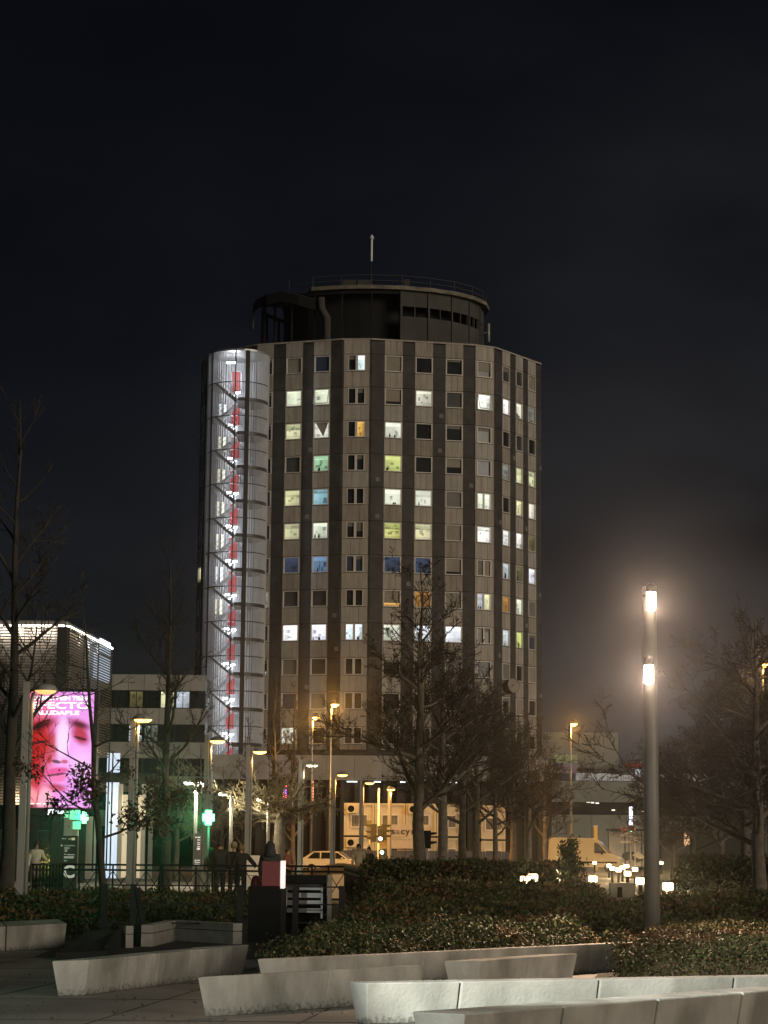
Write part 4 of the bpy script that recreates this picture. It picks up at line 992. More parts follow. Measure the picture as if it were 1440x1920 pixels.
# ------------------------------------------------------------------ trees
def branchy(seed, height, r0, clear, spread, nlimb, twigs, lean=(0, 0), rise=.9, droop=0.0, leader=True, levels=3, r_twig=.011, limb_len=.42, leaves=None, taper=1.0):
    rr = random.Random(seed); tr, cr = MB(), MB(); lf = []
    def poly(p, d, ln, n, wob, up):
        pts = [Vector(p)]; d = Vector(d).normalized()
        for i in range(n):
            d = (d + Vector((rr.gauss(0, wob), rr.gauss(0, wob), rr.gauss(0, wob * .6) + up))).normalized(); pts.append(pts[-1] + d * (ln / n))
        return pts
    def grow(p, d, ln, rad, lev):
        n = 5 if lev < 2 else 4
        pts = poly(p, d, ln, n, .13 + .04 * lev, (.07 * rise if lev < 2 else .03) - droop * (lev >= 2))
        rs = [max(r_twig * .7, rad * (1 - .75 * i / n)) for i in range(n + 1)]
        (tr if lev == 0 else cr).tube(pts, rs, 5 if lev == 0 else (4 if lev == 1 else 3), cap=False)
        if lev >= 1 and leaves and 1.9 < pts[-1].z < leaves[1] and rr.random() < .9:
            for q in pts[1:]:
                for _ in range(leaves[0]): lf.append(q + Vector((rr.gauss(0, .10), rr.gauss(0, .10), rr.gauss(-.03, .10))))
        if lev >= levels: return
        k = int(twigs * (1.0 if lev == 0 else .72) * max(.5, min(1.5, ln / (1.6 if lev == 0 else .8))))
        for i in range(k):
            t = rr.uniform(.22, 1.0) * n; a = int(min(t, n - .01)); q = pts[a].lerp(pts[a + 1], t - a); dd = (pts[a + 1] - pts[a]).normalized()
            side = Vector((rr.gauss(0, 1), rr.gauss(0, 1), rr.gauss(0, .7))); side = (side - dd * side.dot(dd)).normalized()
            nd = dd * rr.uniform(.6, 1.0) + side * rr.uniform(.5, 1.0) + Vector((0, 0, .18 * rise - droop))
            grow(q, nd, ln * rr.uniform(.28, .55) * (1.1 - .4 * t / n), max(r_twig, rs[a] * .5), lev + 1)
    top = Vector((lean[0], lean[1], height)); n = 9; pts = []
    for i in range(n + 1):
        t = i / n; pts.append(Vector((lean[0] * t + rr.gauss(0, .05) * (t > .1) * height * .06, lean[1] * t + rr.gauss(0, .05) * (t > .1) * height * .06, height * t * (1 if leader else clear / height * 1.15))))
    rad = [r0 * (1.25 if i == 0 else 1) * max(.06, (1 - (i / n) * .92) ** (taper if leader else .35)) for i in range(n + 1)]
    tr.tube(pts, rad, 9, cap=False)
    for i in range(nlimb):
        t = clear / height + (1 - clear / height) * ((i + rr.random() * .6) / nlimb) ** 1.0 * .96 if leader else rr.uniform(.82, 1.0)
        x = t * n; a = int(min(x, n - .01)); q = pts[a].lerp(pts[a + 1], x - a)
        an = i * 2.4 + rr.uniform(-.5, .5); el_ = rr.uniform(.35, .95) * rise
        d = Vector((math.cos(an), math.sin(an), math.tan(el_) if el_ < 1.4 else 5))
        tt = (t - clear / height) / max(.01, 1 - clear / height) if leader else 0
        ln = spread * (1.0 - .72 * tt) * rr.uniform(.75, 1.15)
        grow(q, d, ln, rad[a] * limb_len * 1.2, 0)
    return tr, cr, lf
def leaf_cloud(pts, size, rng, jit=0.35):
    """numpy: one small bent leaf (two triangles) per point"""
    pts = np.asarray(pts, float); n = len(pts); a = rng.normal(size=(n, 3)); a /= np.linalg.norm(a, axis=1)[:, None]
    b = np.cross(a, rng.normal(size=(n, 3))); b /= np.linalg.norm(b, axis=1)[:, None]
    s = size * rng.uniform(1 - jit, 1 + jit, (n, 1)); v = np.empty((n, 4, 3)); nn = np.cross(a, b)
    v[:, 0] = pts - a * s; v[:, 1] = pts + b * s * .45 + nn * s * .15; v[:, 2] = pts + a * s; v[:, 3] = pts - b * s * .45 + nn * s * .15
    return v.reshape(-1, 3), np.arange(n * 4).reshape(n, 4)
def np_mesh(name, v, f, mats, mi=None):
    me = bpy.data.meshes.new(name); me.vertices.add(len(v)); me.vertices.foreach_set('co', np.ascontiguousarray(v, np.float32).ravel())
    nf = len(f); me.loops.add(nf * 4); me.loops.foreach_set('vertex_index', f.astype(np.int32).ravel())
    me.polygons.add(nf); me.polygons.foreach_set('loop_start', np.arange(0, nf * 4, 4, dtype=np.int32)); me.polygons.foreach_set('loop_total', np.full(nf, 4, np.int32))
    for m in mats: me.materials.append(m)
    if mi is not None: me.polygons.foreach_set('material_index', np.asarray(mi, np.int32))
    me.update(calc_edges=True); me.validate(); return me
KIT = {}
def kit(key, bark, twig, **k):
    tr, cr, lf = branchy(**k); KIT[key] = [('trunk', tr.mesh('trunk', M[bark], True)), ('crown', cr.mesh('crown', M[twig]))]
    if lf:
        v, f = leaf_cloud(lf, .05, np.random.default_rng(5)); KIT[key].append(('leaves', np_mesh('leaves', v, f, [M['leaf_dry']])))
def tree(key, px, d, label, h=1.0, rz=0.0, group=None, cat='tree', name='bare_tree', wide=1.0, X=None):
    b = at(px, d) if X is None else Vector((X, d, 0)); t = thing(name, label, cat, (b.x, d, 0), rz, group); t.scale = (h * wide, h * wide, h)
    for n_, me in KIT[key]:
        o = link_mesh(n_, me, t)
        if n_ == 'leaves': o['kind'] = 'stuff'
    return t
kit('plane1', 'bark_pale', 'twig', seed=11, height=11.3, r0=.24, clear=2.9, spread=3.9, nlimb=19, twigs=9, rise=.85, r_twig=.011)
kit('plane2', 'bark_pale', 'twig', seed=23, height=10.6, r0=.25, clear=2.9, spread=4.2, nlimb=18, twigs=9, rise=.8, r_twig=.012)
kit('plane3', 'bark', 'twig', seed=37, height=9.6, r0=.22, clear=2.8, spread=4.2, nlimb=17, twigs=8, rise=.75, r_twig=.012)
kit('tall', 'bark_dark', 'twig', seed=5, height=13.5, r0=.20, clear=3.6, spread=3.4, nlimb=18, twigs=7, rise=1.15, r_twig=.011)
kit('young_oak', 'bark_dark', 'bark_dark', seed=9, height=6.6, r0=.085, clear=1.7, spread=1.9, nlimb=13, twigs=6, lean=(-.62, .1), rise=.62, r_twig=.006, limb_len=.34, leaves=(4, 3.3))
kit('poplar', 'bark', 'twig', seed=31, height=19.0, r0=.32, clear=2.0, spread=3.6, nlimb=30, twigs=7, rise=1.42, r_twig=.016)
kit('pollard', 'bark_pale', 'twig_pale', seed=41, height=3.6, r0=.34, clear=2.9, spread=2.5, nlimb=13, twigs=7, rise=.5, droop=.10, leader=False, r_twig=.02, limb_len=.5)
kit('willow', 'bark', 'twig_pale', seed=53, height=6.8, r0=.16, clear=1.8, spread=2.6, nlimb=16, twigs=8, rise=.9, droop=.42, r_twig=.011)
kit('shrubtree', 'bark', 'bark_dark', seed=61, height=7.4, r0=.2, clear=1.6, spread=4.2, nlimb=20, twigs=9, rise=.55, r_twig=.013)
PG = 'bare plane trees in a row beside the path'
spec = [(785, 74, 'plane1', 'front plane tree of the right row, with the thickest pale trunk and tallest crown', 1.0), (829, 88, 'plane2', 'second plane tree of the right row, trunk right of the company banner', 1.0),
        (867, 101, 'plane3', 'third plane tree of the right row, dark trunk right of the fourth cabin', 1.0), (893, 113, 'plane2', 'fourth plane tree of the right row, trunk left of the detached cabins', .95),
        (928, 126, 'plane3', 'slim pale plane tree leaning in front of the detached cabins', .85), (962, 134, 'plane2', 'sixth plane tree of the right row, just right of the detached cabins', .92), (992, 128, 'plane3', 'plane tree near the far end of the right row left of the van', .95),
        (1022, 140, 'plane1', 'last plane tree of the right row, its crown touching the sodium lamp pole', .72)]
for i, (px, d, k, lab, h) in enumerate(spec): tree(k, px, d, lab, h, i * 1.9, PG, name='plane_tree')
tree('tall', 8, 64, 'tall bare tree with a thick dark trunk at the left edge of the picture', 1.1, .6)
tree('tall', 306, 82, 'bare tree with a dark upright trunk standing left of the white twin path lamp', .98, 2.2)
tree('tall', -40, 88, 'bare tree at the far left whose twigs show above the light strip', .82, 4.2)
tree('tall', 130, 125, 'bare tree behind the slatted building showing only its top twigs', .9, 1.2)
tree('young_oak', 196, 43, 'slender leaning young oak keeping dry brown leaves on its low branches', 1.0, 0.0, name='young_oak')
tree('poplar', 512, 168, 'tall bare poplar left of the neon sign in front of the fire escape', .78, .3, 'bare poplars at the foot of the tower', name='poplar')
tree('poplar', 548, 165, 'tall bare poplar right of the neon sign at the foot of the tower', .74, 2.0, 'bare poplars at the foot of the tower', name='poplar')
tree('poplar', 462, 172, 'bare poplar directly in front of the lowest fire escape flights', .62, 3.1, 'bare poplars at the foot of the tower', name='poplar')
tree('pollard', 522, 97, 'pollarded tree with thick pale trunk lit from the front by a lamp', 1.0, .4, name='pollarded_tree')
tree('willow', 330, 112, 'weeping bare willow left of the twin path lamp, lit yellow green', 1.0, .2, 'weeping trees behind the green cross', name='willow')
tree('willow', 372, 118, 'weeping bare willow directly behind the glowing green cross', 1.05, 1.7, 'weeping trees behind the green cross', name='willow')
tree('willow', 415, 122, 'weeping bare willow right of the green cross behind the dark dressed group', .9, 2.9, 'weeping trees behind the green cross', name='willow')
RG = 'dark bare trees at the right edge'
tree('shrubtree', 1424, 62, 'bare tree at the right edge with a pale leaning trunk', 1.12, 2.0, RG)
for px, d, lab, h in ((1300, 104, 'dark spreading tree just right of the lamp post', 1.0), (1352, 112, 'dark spreading tree behind the orange lit window', 1.12), (1400, 92, 'dark spreading tree left of the leaning pale trunk', 1.2), (1470, 84, 'dark spreading tree cut by the right edge of the picture', 1.3), (1262, 128, 'small dark tree half hidden behind the lamp post', .8)):
    tree('shrubtree', px, d, lab, h, px * .7, RG)

# ------------------------------------------------------------------ beds of low shrubs, hedges
def inside(px, py, poly_):
    x, y = px, py; n = len(poly_); r = np.zeros(len(x), bool); j = n - 1
    for i in range(n):
        xi, yi = poly_[i]; xj, yj = poly_[j]
        c = ((yi > y) != (yj > y)) & (x < (xj - xi) * (y - yi) / (yj - yi + 1e-12) + xi); r ^= c; j = i
    return r
def edged(x, y, poly_):
    d = np.full(len(x), 1e9); n = len(poly_)
    for i in range(n):
        ax, ay = poly_[i]; bx, by = poly_[(i + 1) % n]; L2 = (bx - ax) ** 2 + (by - ay) ** 2
        t = np.clip(((x - ax) * (bx - ax) + (y - ay) * (by - ay)) / L2, 0, 1); d = np.minimum(d, np.hypot(x - ax - t * (bx - ax), y - ay - t * (by - ay)))
    return d
def bed(name, poly_, h, n, size, w, seed, rough=.12, shoulder=.45, label=None, cat=None, kind='stuff', wave=1.0, edge=0):
    rng = np.random.default_rng(seed); xs = [p[0] for p in poly_]; ys = [p[1] for p in poly_]
    x = rng.uniform(min(xs), max(xs), n * 4); y = rng.uniform(min(ys), max(ys), n * 4); k = inside(x, y, poly_); x, y = x[k][:n], y[k][:n]
    if edge:                                  # the leafy outer face of the bed
        pp = np.array(poly_ + [poly_[0]]); sl = np.hypot(*(pp[1:] - pp[:-1]).T); j = rng.choice(len(sl), edge, p=sl / sl.sum()); t_ = rng.random(edge)
        x = np.r_[x, pp[j, 0] + (pp[j + 1, 0] - pp[j, 0]) * t_ + rng.normal(0, .09, edge)]; y = np.r_[y, pp[j, 1] + (pp[j + 1, 1] - pp[j, 1]) * t_ + rng.normal(0, .09, edge)]
    e = edged(x, y, poly_); prof = np.clip(e / shoulder, 0, 1) ** .5
    und = (np.sin(x * 1.7 * wave + seed) * np.cos(y * 1.1 * wave + seed * 2) + .6 * np.sin(x * 4.1 * wave + y * 3.3 * wave) + .5 * np.sin(x * 9 + seed) * np.sin(y * 8)) * rough
    top = np.maximum(.06, (h + und) * (.3 + .7 * prof)); z = top * (1 - np.abs(rng.normal(0, .22, len(x)))) + rng.exponential(.025, len(x)); z = np.clip(z, .02, None)
    z = np.where((e < .35) & (rng.random(len(x)) < .65), rng.random(len(x)) * top, z)
    v, f = leaf_cloud(np.stack([x, y, z], 1), size, rng)
    tip = (z > top * .93) & (np.sin(x * 2.3 + seed) * np.sin(y * 1.7 + 2 * seed) > .3)
    mi = rng.choice(3, len(x), p=w); mi = np.where(tip & (rng.random(len(x)) < .85), 3, mi)
    me = np_mesh(name, v, f, [M['leaf_a'], M['leaf_b'], M['leaf_d'], M['leaf_c']], mi); o = bpy.data.objects.new(name, me); col.objects.link(o)
    if kind: o['kind'] = kind
    return tag(o, label, cat)
bed_rng = np.random.default_rng(91)
lp_ = np.stack([bed_rng.uniform(-5, 6, 420), bed_rng.uniform(19, 30, 420), bed_rng.uniform(.006, .02, 420)], 1)
v, f = leaf_cloud(lp_, .028, bed_rng); v[:, 2] = np.clip(v[:, 2], .004, .03); o = bpy.data.objects.new('leaf_litter', np_mesh('leaf_litter', v, f, [M['leaf_dry']])); col.objects.link(o); o['kind'] = 'stuff'
def g2(px, py, z=0.0): v = G(px, py, z); return (v.x, v.y)
bed('low_shrubs', [(-1.3, 27.2), (1.1, 29.4), (3.35, 32.2), (3.4, 35.5), (-1.2, 33.5)], .55, 34000, .030, [.45, .35, .2], 3, edge=12000)
bed('low_shrubs', [(3.2, 29.3), (7.5, 29.4), (9.5, 34), (7.0, 37.5), (4.25, 35.8)], .52, 76000, .028, [.2, .35, .45], 8, rough=.06, shoulder=.22, edge=26000)  # warmer leaf mix, lamp light on this hedge put into the colour
bed('low_shrubs', [(-1.0, 34.6), (5.4, 36.6), (6.8, 38.4), (6.4, 46), (-.6, 46)], .62, 36000, .045, [.35, .45, .2], 14)  # more olive leaves stand in for the rim light of the bollards
bed('low_shrubs', [(-.7, 47), (5.2, 47), (5.6, 58), (-.6, 58)], .78, 30000, .05, [.3, .5, .2], 21)  # lighter leaf mix, rim light again put into the leaf colour
bed('low_shrubs', [(5.6, 50), (11, 48), (14, 66), (8.6, 60), (6.3, 58)], .5, 24000, .05, [.3, .55, .15], 25)
bed('low_shrubs', [(-12, 38), (-3.3, 42.5), (-2.9, 62), (-14, 62)], .42, 60000, .05, [.85, .1, .05], 33, rough=.10)
def hedge(poly_, h, n, size, label, seed, w=(.7, .25, .05)):
    o = bed('hedge', poly_, h, n, size, list(w), seed, rough=.08, shoulder=.3, label=label, cat='hedge', kind=None); return o
hedge([(-.75, 60), (5.0, 60), (5.6, 63), (-.75, 63)], 1.30, 26000, .06, 'tall dark clipped hedge in front of the plane tree trunks', 41)
hedge([(8.6, 66), (16, 62), (20, 68), (9.6, 72)], 1.5, 26000, .06, 'dark rounded hedge right of the lamp post below the right trees', 47)
SH = thing('evergreen_shrub', 'upright evergreen shrub with leafy shoots standing in front of the van', 'shrub', (at(1068, 58).x, 58, 0))
rng = np.random.default_rng(77); pts_ = []; mb = MB()
for i in range(22):
    a = rng.uniform(0, 6.28); r_ = rng.uniform(.05, .55); hh = 2.25 - r_ * 2.0 + rng.uniform(-.2, .2); top = Vector((r_ * math.cos(a) * 1.1 + (.1 if i % 2 else -.05), r_ * math.sin(a), max(.8, hh)))
    mb.tube([(top.x * .3, top.y * .3, 0), (top.x * .8, top.y * .8, top.z * .6), tuple(top)], [.014, .01, .005], 4)
    for k in range(150):
        t = rng.uniform(.12, 1); pts_.append((top.x * (.3 + .7 * t) + rng.normal(0, .07), top.y * (.3 + .7 * t) + rng.normal(0, .07), top.z * t + rng.normal(0, .05)))
mb.build('stem', M['bark_dark'], SH); v, f = leaf_cloud(pts_, .055, rng); o = link_mesh('leaves', np_mesh('leaves', v, f, [M['leaf_a']]), SH); o['kind'] = 'stuff'
SH2 = thing('lit_bush', 'small bright bush lit by an added lamp beside the person in the pale sweater', 'bush', (at(88, 92).x, 92, 0))
pts_ = rng.normal(0, 1, (900, 3)) * (.25, .25, .42) + (0, 0, .85); v, f = leaf_cloud(pts_, .06, rng); o = link_mesh('leaves', np_mesh('leaves', v, f, [M['leaf_b']]), SH2); o['kind'] = 'stuff'
mb = MB(); mb.tube([(0, 0, 0), (0, 0, .8)], .03, 5); mb.build('stem', M['bark_dark'], SH2); lamp('bush_fill', (.25, -.8, .9), 70, (1, .82, .5), SH2, size=.05)  # added lamp without a fitting, brightens the bush and the sweater nearby

# ------------------------------------------------------------------ concrete benches
BH = .40
def bench(c0, c1, c2, joints, label, inset=.07):
    q0, q1, q2 = G(*c0, BH), G(*c1, BH), G(*c2, BH); back = q0 - q1; q3 = q2 + back
    t = thing('concrete_bench', label, 'bench', (q1.x, q1.y, 0), 0, 'angular concrete benches of the plaza')
    d = (q2 - q1); pxs = [c1[0]] + list(joints) + [c2[0]]
    ts = [0.0]
    for j in joints:                                     # column of the joint -> fraction along the edge
        a, b = 0.0, 1.0
        for _ in range(30):
            m_ = (a + b) / 2; w = q1 + d * m_; r_ = ROT.transposed() @ (w - Vector((0, 0, EYE))); px = 720 - r_.x / r_.z * F_PX
            if px < j: a = m_
            else: b = m_
        ts.append(a)
    ts.append(1.0); inb = back.normalized() * inset; L_ = d.length; ine = d.normalized() * (inset * .7)
    for i in range(len(ts) - 1):
        g0 = .013 / L_ if i else 0; g1 = .013 / L_ if i < len(ts) - 2 else 0; a, b = q1 + d * (ts[i] + g0), q1 + d * (ts[i + 1] - g1)
        ea = ine if i == 0 else Vector(); eb = ine if i == len(ts) - 2 else Vector()
        top = [a, b, b + back, a + back]; bot = [a + inb + ea, b + inb - eb, b + back - inb - eb, a + back - inb + ea]
        mb = MB(); mb.hexa([(p.x, p.y, 0) for p in bot] + [(p.x, p.y, BH + rnd.uniform(-.003, .003)) for p in top]); wbuild(mb, 'bench_block', M['concrete'], t, bevel=.012)
    return t
bench((-95, 1733), (-90, 1742), (125, 1731), (12,), 'pale concrete bench at the far left edge of the plaza')
bench((97, 1802), (167, 1800), (467, 1771), (236, 300, 360, 416), 'concrete bench on the left made of five blocks running back towards the totem')
bench((370, 1832), (446, 1829), (798, 1809), (620,), 'grey stained concrete bench in the middle of the foreground')
bench((482, 1798), (537, 1797), (1205, 1766), (668, 795, 920, 1050), 'long concrete kerb bench bordering the shrub bed behind the others')
bench((832, 1802), (901, 1801), (1083, 1788), (994,), 'short dark sided concrete bench between the long kerb and the bright bench')
bench((653, 1840), (688, 1843), (1560, 1829), (865, 1125, 1378), 'brightly lit concrete bench running to the right edge')
bench((772, 1897), (871, 1901), (1540, 1850), (1058, 1235, 1393), 'nearest dark faced concrete bench in the lower right corner')

# ------------------------------------------------------------------ stair enclosure: walls, totem, vent, railings
ST = thing('sloping_parapet', 'sloping concrete parapet with its shade painted dark behind the left bench', 'parapet', (at(165, 33).x, 33, 0))
a0, a1, a2, a3 = G(105, 1800), G(200, 1795), P(228, 1744, 37.5), P(165, 1744, 37.5)
mb = MB(); mb.hexa([(a0.x, a0.y, 0), (a1.x, a1.y, 0), (a2.x, a2.y, 0), (a3.x, a3.y, 0), (a0.x, a0.y, .1), (a1.x, a1.y, .1), tuple(a2), tuple(a3)]); wbuild(mb, 'parapet_slab', M['charcoal'], ST)  # shade on the concrete wedge is put into the charcoal colour
mb = MB(); mb.bar((a1.x, a1.y, .16), (a2.x, a2.y, a2.z + .06), .04); wbuild(mb, 'edge_trim', M['charcoal'], ST)
LW = thing('low_wall', 'low pale wall with a dark groove behind the left railing', 'wall', (at(330, 39.5).x, 39.5, 0))
for (pa, ya), (pb, yb_) in (((229, 37.5), (243, 37.6)), ((275, 38.0), (322, 40.6)), ((323, 40.7), (445, 39.2))):
    A, B = at(pa, ya), at(pb, yb_); mb = MB(); mb.bar((A.x, A.y, .11), (B.x, B.y, .11), .2, .22); mb.bar((A.x, A.y, .30), (B.x, B.y, .30), .2, .13); wbuild(mb, 'wall_block', M['concrete_top'], LW)
    mb = MB(); mb.bar((A.x, A.y, .228), (B.x, B.y, .228), .16, .018); wbuild(mb, 'groove', M['joint'], LW)
dt = 40.0
TO = thing('red_topped_totem', 'black parking totem with a dark red cube and a lit white edge on top', 'totem', (at(500, dt).x, dt, 0))
m1 = mpp(dt)
def tbox(px0, px1, py0, py1, y0, y1, m, name, par=TO, bevel=0.0, z0=None):
    za = 0 if z0 == 0 else H(px0, py1, dt); x0_, x1_ = wx(px0, dt, 1), wx(px1, dt, 1); mb = MB(); zb = H(px0, py0, dt)
    mb.box(((x0_ + x1_) / 2, dt + (y0 + y1) / 2, (za + zb) / 2), (x1_ - x0_, y1 - y0, zb - za)); return wbuild(mb, name, m, par, bevel=bevel)
tbox(466, 526, 1662, 1740, 0, .35, M['black'], 'body', z0=0); tbox(526.5, 536, 1665, 1740, .02, .33, M['charcoal'], 'side_post', z0=0)
tbox(490.5, 525, 1614.5, 1661.5, -.02, .36, M['maroon'], 'red_cube', bevel=.01); le = tbox(525.5, 533.5, 1614, 1666, 0, .34, emis('lit_white_edge', (1.0, .80, .72), .95, True), 'lit_edge')
tbox(528.5, 530.5, 1622, 1655, -.01, -.003, emis('edge_tube', (1, .95, .9), 2.0), 'edge_tube', le)
HP = thing('red_bollard', 'small dark red rounded bollard light standing just left of the totem', 'cover', (at(478, dt + .6).x, dt + .6, 0))  # dark red dome on a stem, read as a bollard light
mb = MB(); z_ = H(478, 1662, dt); mb.lathe([(.085, z_ - .12), (.10, z_ - .02), (.10, z_ + .06), (.07, z_ + .15), (.02, z_ + .19)], n=12); mb.build('dome', M['maroon'], HP, True); mb = MB(); mb.tube([(0, 0, 0), (0, 0, z_ - .1)], .03, 8); mb.build('stem', M['black'], HP)
VT = thing('vent_housing', 'black framed ventilation housing with wide grey louvres right of the totem', 'vent', (at(575, 42).x, 42.2, 0))
dt = 42.0
tbox(528, 613, 1640, 1655, -.6, .7, M['black'], 'canopy', VT); tbox(606, 613, 1655, 1730, 0, .12, M['black'], 'post', VT, z0=0); tbox(614.5, 622, 1640, 1730, -.1, .1, M['concrete'], 'stone_post', VT, z0=0)
tbox(536, 606, 1655, 1730, .35, .45, M['black'], 'back', VT, z0=0)
for i, (y0, y1) in enumerate(((1657, 1668.5), (1674, 1683), (1688, 1697), (1703, 1711))): tbox(538, 601.5, y0, y1, .05, .20, M['steel'], 'louvre', VT)
tbox(602, 605.5, 1657, 1722, .02, .22, M['steel'], 'louvre_frame', VT); tbox(535.5, 538, 1663, 1700, .0, .22, M['white'], 'louvre_frame', VT)
def railing(name, label, px0, px1, d0, d1, h, n, cross=True, post_px=None):
    A, B = at(px0, d0), at(px1, d1); t = thing(name, label, 'railing', ((A.x + B.x) / 2, (A.y + B.y) / 2, 0)); d = B - A
    for zz, w_ in ((h, .09), (h - .16, .05), (.12, .05)):
        mb = MB(); mb.bar((A.x, A.y, zz), (B.x, B.y, zz), w_, .06); wbuild(mb, 'rail', M['black'], t)
    for i in range(n + 1):
        p = A + d * (i / n); mb = MB(); mb.bar((p.x, p.y, 0), (p.x, p.y, h), .05); wbuild(mb, 'post', M['black'], t)
        if cross and i < n:
            q = A + d * ((i + 1) / n); mb = MB(); mb.bar((p.x, p.y - .01, .15), (q.x, q.y - .01, h - .18), .025); mb.bar((p.x, p.y + .03, h - .18), (q.x, q.y + .03, .15), .025); wbuild(mb, 'cross_brace', M['black'], t)
    return t
railing('railing', 'black crossed railing stretching along the back of the planted bed', 116, 646, 68, 68.5, 1.12, 17)
railing('railing', 'short dense run of black railing at its left end below the pale sweater', 60, 116, 66, 70, 1.12, 9)
railing('railing', 'short dense run of black railing at the right end left of the tall hedge', 646, 676, 68.5, 58, 1.12, 8)
def posts_rail(label, pxs, d, h):
    A = at(pxs[0], d); t = thing('stair_railing', label, 'railing', (A.x, d, 0))
    for p in pxs:
        q = at(p, d); mb = MB(); mb.bar((q.x, d, 0), (q.x, d, h), .11, .05); wbuild(mb, 'post', M['charcoal'], t)
    B = at(pxs[-1], d)
    for zz in (h - .02, h * .66, h * .33):
        mb = MB(); mb.bar((A.x, d, zz), (B.x, d, zz), .025); wbuild(mb, 'rail', M['charcoal'], t)
    return t
posts_rail('charcoal railing of the stairwell with thin rails left of the totem', (194, 248, 449), 39.9, 1.02)
posts_rail('charcoal railing crossing in front of the louvred vent', (553, 640), 40.9, 1.0)
SB = thing('leaning_bars', 'two dark bars leaning beside the left stair post', 'bars', (at(262, 39.4).x, 39.4, 0))
for a, b in ((252, 277), (256, 270)):
    q0, q1 = at(a, 39.4), at(b, 38.4); mb = MB(); mb.bar((q0.x, 39.4, .95), (q1.x, 38.4, 0), .06); wbuild(mb, 'bar', M['charcoal'], SB)
# ------------------------------------------------------------------ people
def skin_mesh(joints, edges, name, m):
    me = bpy.data.meshes.new(name); me.from_pydata([j[0] for j in joints], edges, []); o = bpy.data.objects.new(name, me); col.objects.link(o)
    o.modifiers.new('skin', 'SKIN')
    if not me.skin_vertices: me.attributes
    sv = me.skin_vertices[0].data
    for i, j in enumerate(joints): r_ = j[1]; sv[i].radius = (r_, r_) if isinstance(r_, (int, float)) else r_
    sv[0].use_root = True; s = o.modifiers.new('sub', 'SUBSURF'); s.levels = 1; s.render_levels = 1
    dg = bpy.context.evaluated_depsgraph_get(); out = bpy.data.meshes.new_from_object(o.evaluated_get(dg)); bpy.data.objects.remove(o)
    out.materials.clear(); out.materials.append(m); out.polygons.foreach_set('use_smooth', [True] * len(out.polygons)); out.name = name
    return out
def person(px, d, h, rz, label, jacket, trousers, hair, pose='stand', group=None, hood=False, long_hair=False, bulk=1.0, arms=((.0, .0), (.0, .0)), bag=None, stride=.0, jlen=.0, beanie=None):
    b = at(px, d); t = thing('person', label, 'person', (b.x, d, 0), rz, group); s = h / 1.75; t.scale = (s, s, s)
    J = []; E = []
    def add(p, r_, par=None):
        J.append((p, r_)); i = len(J) - 1
        if par is not None: E.append((par, i))
        return i
    pel = add((0, 0, .95), (.13, .10)); ch = add((0, .01, 1.22), (.15, .10), pel); sh = add((0, .01, 1.42), (.11, .075), ch); nk = add((0, 0, 1.51), .052, sh); hd = add((0, -.015, 1.60), (.072, .085), nk); cr = add((0, -.005, 1.69), (.066, .075), hd)
    nose = add((0, -.115, 1.60), .014, hd)
    jk, je = [((0, 0, .86 - jlen), (.175 * bulk, .14 * bulk)), ((0, 0, 1.08), (.175 * bulk, .13 * bulk)), ((0, .01, 1.28), (.195 * bulk, .135 * bulk)), ((0, .01, 1.44), (.12, .09)), ((0, 0, 1.50), (.068, .068))], [(0, 1), (1, 2), (2, 3), (3, 4)]
    for sd, (fw, out) in ((-1, arms[0]), (1, arms[1])):
        S = (sd * .19, .01, 1.40); el_ = (sd * (.25 + out), -.02 - fw * .12, 1.12); wr = (sd * (.25 + out * 1.2), -.06 - fw * .36, .88 + fw * .36); 
        a = add(S, .055, sh); e_ = add(el_, .043, a); w = add(wr, .03, e_); dv = (Vector(wr) - Vector(el_)).normalized(); pm = Vector(wr) + dv * .07; p_ = add(tuple(pm), (.036, .02), w)
        for k, (fx, fl) in enumerate(((-.028, .065), (-.010, .078), (.010, .075), (.028, .058))):
            q = pm + Vector((0, fx, 0)) + dv * .035; i0 = add(tuple(q), .010, p_); add(tuple(q + dv * fl + Vector((-sd * .012, 0, 0))), .008, i0)
        th = Vector(wr) + dv * .04 + Vector((-sd * .03, -.03, 0)); add(tuple(th), .011, w)
        n0 = len(jk); jk += [((sd * .19, .01, 1.41), .085 * bulk), (el_, .068 * bulk), (tuple(Vector(wr) - dv * .02), .05 * bulk)]; je += [(3, n0), (n0, n0 + 1), (n0 + 1, n0 + 2)]
    tk, te = [((0, 0, .97), (.155, .12))], []
    for sd in (-1, 1):
        st = stride * sd; hp = (sd * .09, 0, .88); kn = (sd * .10, -.03 - st * .14, .49); an = (sd * .10, .02 - st * .28, .10); toe = (sd * .115, -.15 - st * .28, .05)
        a = add(hp, .085, pel); k = add(kn, .058, a); n_ = add(an, .042, k); add(toe, .035, n_)
        n0 = len(tk); tk += [(hp, .105), (kn, .08), ((an[0], an[1], .13), .07)]; te += [(0, n0), (n0, n0 + 1), (n0 + 1, n0 + 2)]
        mb = MB(); mb.hexa([(an[0] - .05, an[1] + .07, 0), (an[0] - .05, toe[1] - .06, 0), (an[0] + .05, toe[1] - .06, 0), (an[0] + .05, an[1] + .07, 0), (an[0] - .045, an[1] + .07, .12), (an[0] - .04, toe[1] - .04, .06), (an[0] + .04, toe[1] - .04, .06), (an[0] + .045, an[1] + .07, .12)]); mb.build('shoe', M['rubber'], t, bevel=.015)
    link_mesh('body', skin_mesh(J, E, 'body', M['skin']), t); link_mesh('jacket', skin_mesh(jk, je, 'jacket', jacket), t); link_mesh('trousers', skin_mesh(tk, te, 'trousers', trousers), t)
    mb = MB(); pr = [(.098, 1.60), (.104, 1.66), (.095, 1.73), (.06, 1.78), (.015, 1.795)]
    if long_hair: pr = [(.10, 1.40), (.125, 1.48), (.125, 1.58)] + pr[1:]
